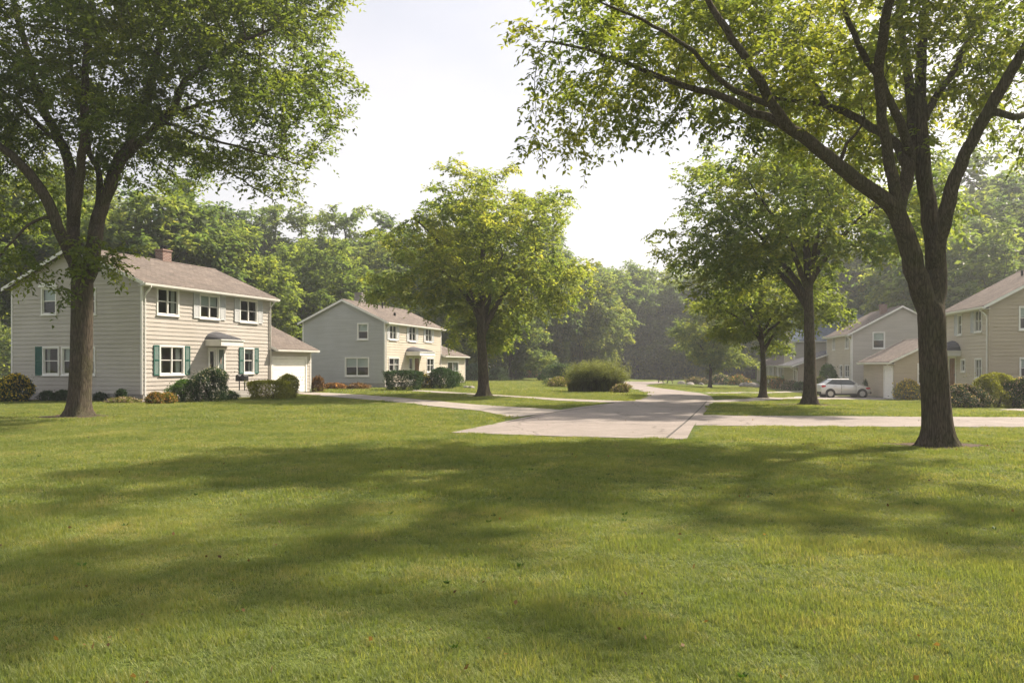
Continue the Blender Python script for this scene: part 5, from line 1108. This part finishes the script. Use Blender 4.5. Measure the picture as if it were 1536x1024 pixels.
grass('distant mown grass towards the wood', 800, 46.0, 92.0, 1.3, 1.3, 500, .06, .018, 3, 10)
# broad-leaved weeds
rng = np.random.default_rng(19); n = 50; y = 3+rng.random(n)**1.3*15; x = rng.uniform(-.68, .68, n)*y; k = 9; c_ = np.repeat(np.stack([x, y, np.full(n, .02)], 1), k, 0); a_ = rng.uniform(0, 6.28, n*k)
Pp = c_+np.stack([np.cos(a_)*.008, np.sin(a_)*.008, np.zeros(n*k)], 1); Nn = nrm(np.stack([np.cos(a_), np.sin(a_), .55+.3*rng.random(n*k)], 1)); V, Q = leaf_cloud(rng, Pp, Nn*3, .036, .5, .3)
tag(np_mesh('lawn_weeds', V, Q, M['sh_green'], attr=np.repeat(rng.random(n*k), 4)), 'small broad-leaved weeds scattered through the near lawn', 'weeds', kind='stuff')
# fallen leaves
rng = np.random.default_rng(9); n = 260; y = 3.5+rng.random(n)**1.5*22; x = rng.uniform(-.65, .65, n)*y
for (tx, ty, tr) in ((1405, 668, 2.2), (118, 624, 2.6), (730, 594, 2.6), (1215, 607, 2.4)):
    o = G(tx, ty); a_ = rng.uniform(0, 6.28, 90); r_ = tr*(.25+.75*rng.random(90)**.8); x = np.concatenate([x, o.x+np.cos(a_)*r_*1.3]); y = np.concatenate([y, o.y+np.sin(a_)*r_])
n = len(x); Pp = np.stack([x, y, gzv(x, y)+.03+.02*rng.random(n)], 1)
V, Q = leaf_cloud(rng, Pp, nrm(np.array([0, 0, 1.])+rng.normal(size=(n, 3))*.4), .035, .7, 1); tag(np_mesh('fallen_leaves', V, Q, M['dead_leaf'], attr=np.repeat(rng.random(n), 4)), 'scattered small brown fallen leaves on the near lawn', 'fallen leaves', kind='stuff')

# ---------------------------------------------------------------- haze
hz = MB().box(-420, 420, -30, 420, -2.2, 40).build('haze', bpy.data.materials.new('haze')); m = hz.data.materials[0]; n_ = NT(m); o = n_.n('ShaderNodeOutputMaterial'); pv = n_.n('ShaderNodeVolumePrincipled')
pv.inputs['Color'].default_value = (.92, .96, 1, 1); pv.inputs['Density'].default_value = .0009; pv.inputs['Anisotropy'].default_value = .45; n_.l(pv, 0, o, 'Volume'); tag(hz, 'thin pale morning haze filling the air', 'haze', kind='stuff')
WOODS = [
 ('tree', 'very tall tree at the right edge high above the tan house', 1545, 98, 3, 30, 0),
 ('tree', 'tall leafy tree high behind the tan roof, left of the tree at the right edge', 1470, 96, 1, 29, 1),
 ('tree', 'tall round-topped tree at the centre of the skyline left of the road end', 905, 146, 3, 23, 1),
 ('tree', 'tall broad tree on the centre skyline straight above the road end', 955, 150, 1, 22, 1),
 ('tree', 'tall tree on the centre skyline just right of the road end', 1012, 152, 3, 23.5, 1),
 ('tree', 'tall tree on the skyline behind the yellow-green roadside tree', 1070, 156, 2, 24, 1),
 ('tree', 'low dark tree just behind the tall grass clump, hiding the gap in the wood', 893, 120, 3, 14, 1),
 ('tree', 'leafy green tree rising above the tan house roof near the big trunk', 1462, 72, 3, 17, 1),
 ('tree', 'broad green tree behind the gap between garage roof and tan house', 1402, 82, 1, 19, 1),
 # name, label, px, D, kind, height, yellowish
 ('tree', 'tall dark tree rising behind the left end of the green-shuttered house', -20, 58, 0, 19, 0),
 ('tree', 'dark woodland tree just right of the forked left trunk', 190, 64, 3, 17.5, 0),
 ('tree', 'dark spreading tree directly behind the brick chimney', 275, 66, 1, 18, 0),
 ('tree', 'bright yellow-green tree right of the brick chimney', 372, 70, 1, 14.2, 1),
 ('tree', 'rounded green tree between the two left houses', 470, 82, 3, 16, 1),
 ('tree', 'green tree behind the grey gable roof peak', 560, 92, 4, 17, 0),
 ('tree', 'tall tree at the back of the wood above the garage', 410, 100, 2, 23.5, 0),
 ('tree', 'tall tree at the back of the wood above the grey gable', 520, 108, 2, 24.5, 1),
 ('tree', 'highest woodland tree above the brick chimney', 300, 98, 0, 25, 0),
 ('tree', 'tall woodland tree on the skyline left of the lone lawn tree', 600, 112, 0, 24, 0),
 ('tree', 'tall woodland tree seen through the left trunk fork', 110, 92, 4, 25, 0),
 ('tree', 'dark tree at the left edge beyond the house wall', -75, 76, 2, 24, 0),
 ('tree', 'dark tree directly behind the lone lawn tree', 690, 102, 1, 19, 0),
 ('tree', 'dark tree between the lone lawn tree and the tall grass clump', 800, 108, 3, 18, 0),
 ('tree', 'shady tree behind the tall grass clump', 872, 112, 0, 17, 0),
 ('tree', 'hazy green tree above the distant road bend', 935, 150, 4, 21.5, 0),
 ('tree', 'pale green tree left of the bend where the road ends', 985, 158, 1, 19, 1),
 ('tree', 'slender tree behind the picnic table', 1030, 152, 4, 20, 0),
 ('tree', 'dark tree behind the yellow-green roadside tree', 1090, 150, 3, 21, 0),
 ('tree', 'dark tree behind the far low beige house', 1165, 150, 0, 24, 0),
 ('tree', 'tall tree behind the blue-grey roof', 1235, 118, 2, 25, 1),
 ('tree', 'tall dark tree right of the blue-grey roof', 1320, 112, 1, 26, 0),
 ('tree', 'dark tree behind the roof of the right tan house', 1440, 84, 3, 20, 0),
 ('tree', 'dark tree at the right edge above the tan house', 1550, 80, 0, 23, 0),
 ('tree', 'tall tree between the big right trunk and the tan roof', 1395, 100, 0, 24, 0),
 ('tree', 'tall dark tree far right above the forked trunk limb', 1500, 102, 2, 27, 0),
 ('tree', 'bushy tree behind the sunlit lane left of the far houses', 1130, 149, 4, 16, 1),
 ('tree', 'low leafy tree right of the lawn tree trunk at the wood edge', 765, 88, 3, 10.5, 0),
 ('tree', 'low spreading tree behind the patio wing of the grey house', 700, 92, 1, 13, 1),
]
for (nm, lb, px, D, k, H, y) in WOODS: wood_tree(nm, lb, px, D, k, H, y)
# the rest of the wood behind
far = []
rr = random.Random(8)
for k in range(46):
    px = -260+k*45+rr.uniform(-15, 15); D = rr.uniform(128, 150)+(28 if 960 < px < 1200 else 0)
    if 820 < px < 1020: H = rr.uniform(22, 25); D += 25
    else: H = rr.uniform(23, 27)
    wood_tree('tree', 'woodland tree in the hazy back row, merging with its neighbours', px, D, rr.randrange(5), H, 0, rr.uniform(0, 6), group='back row of the wood')
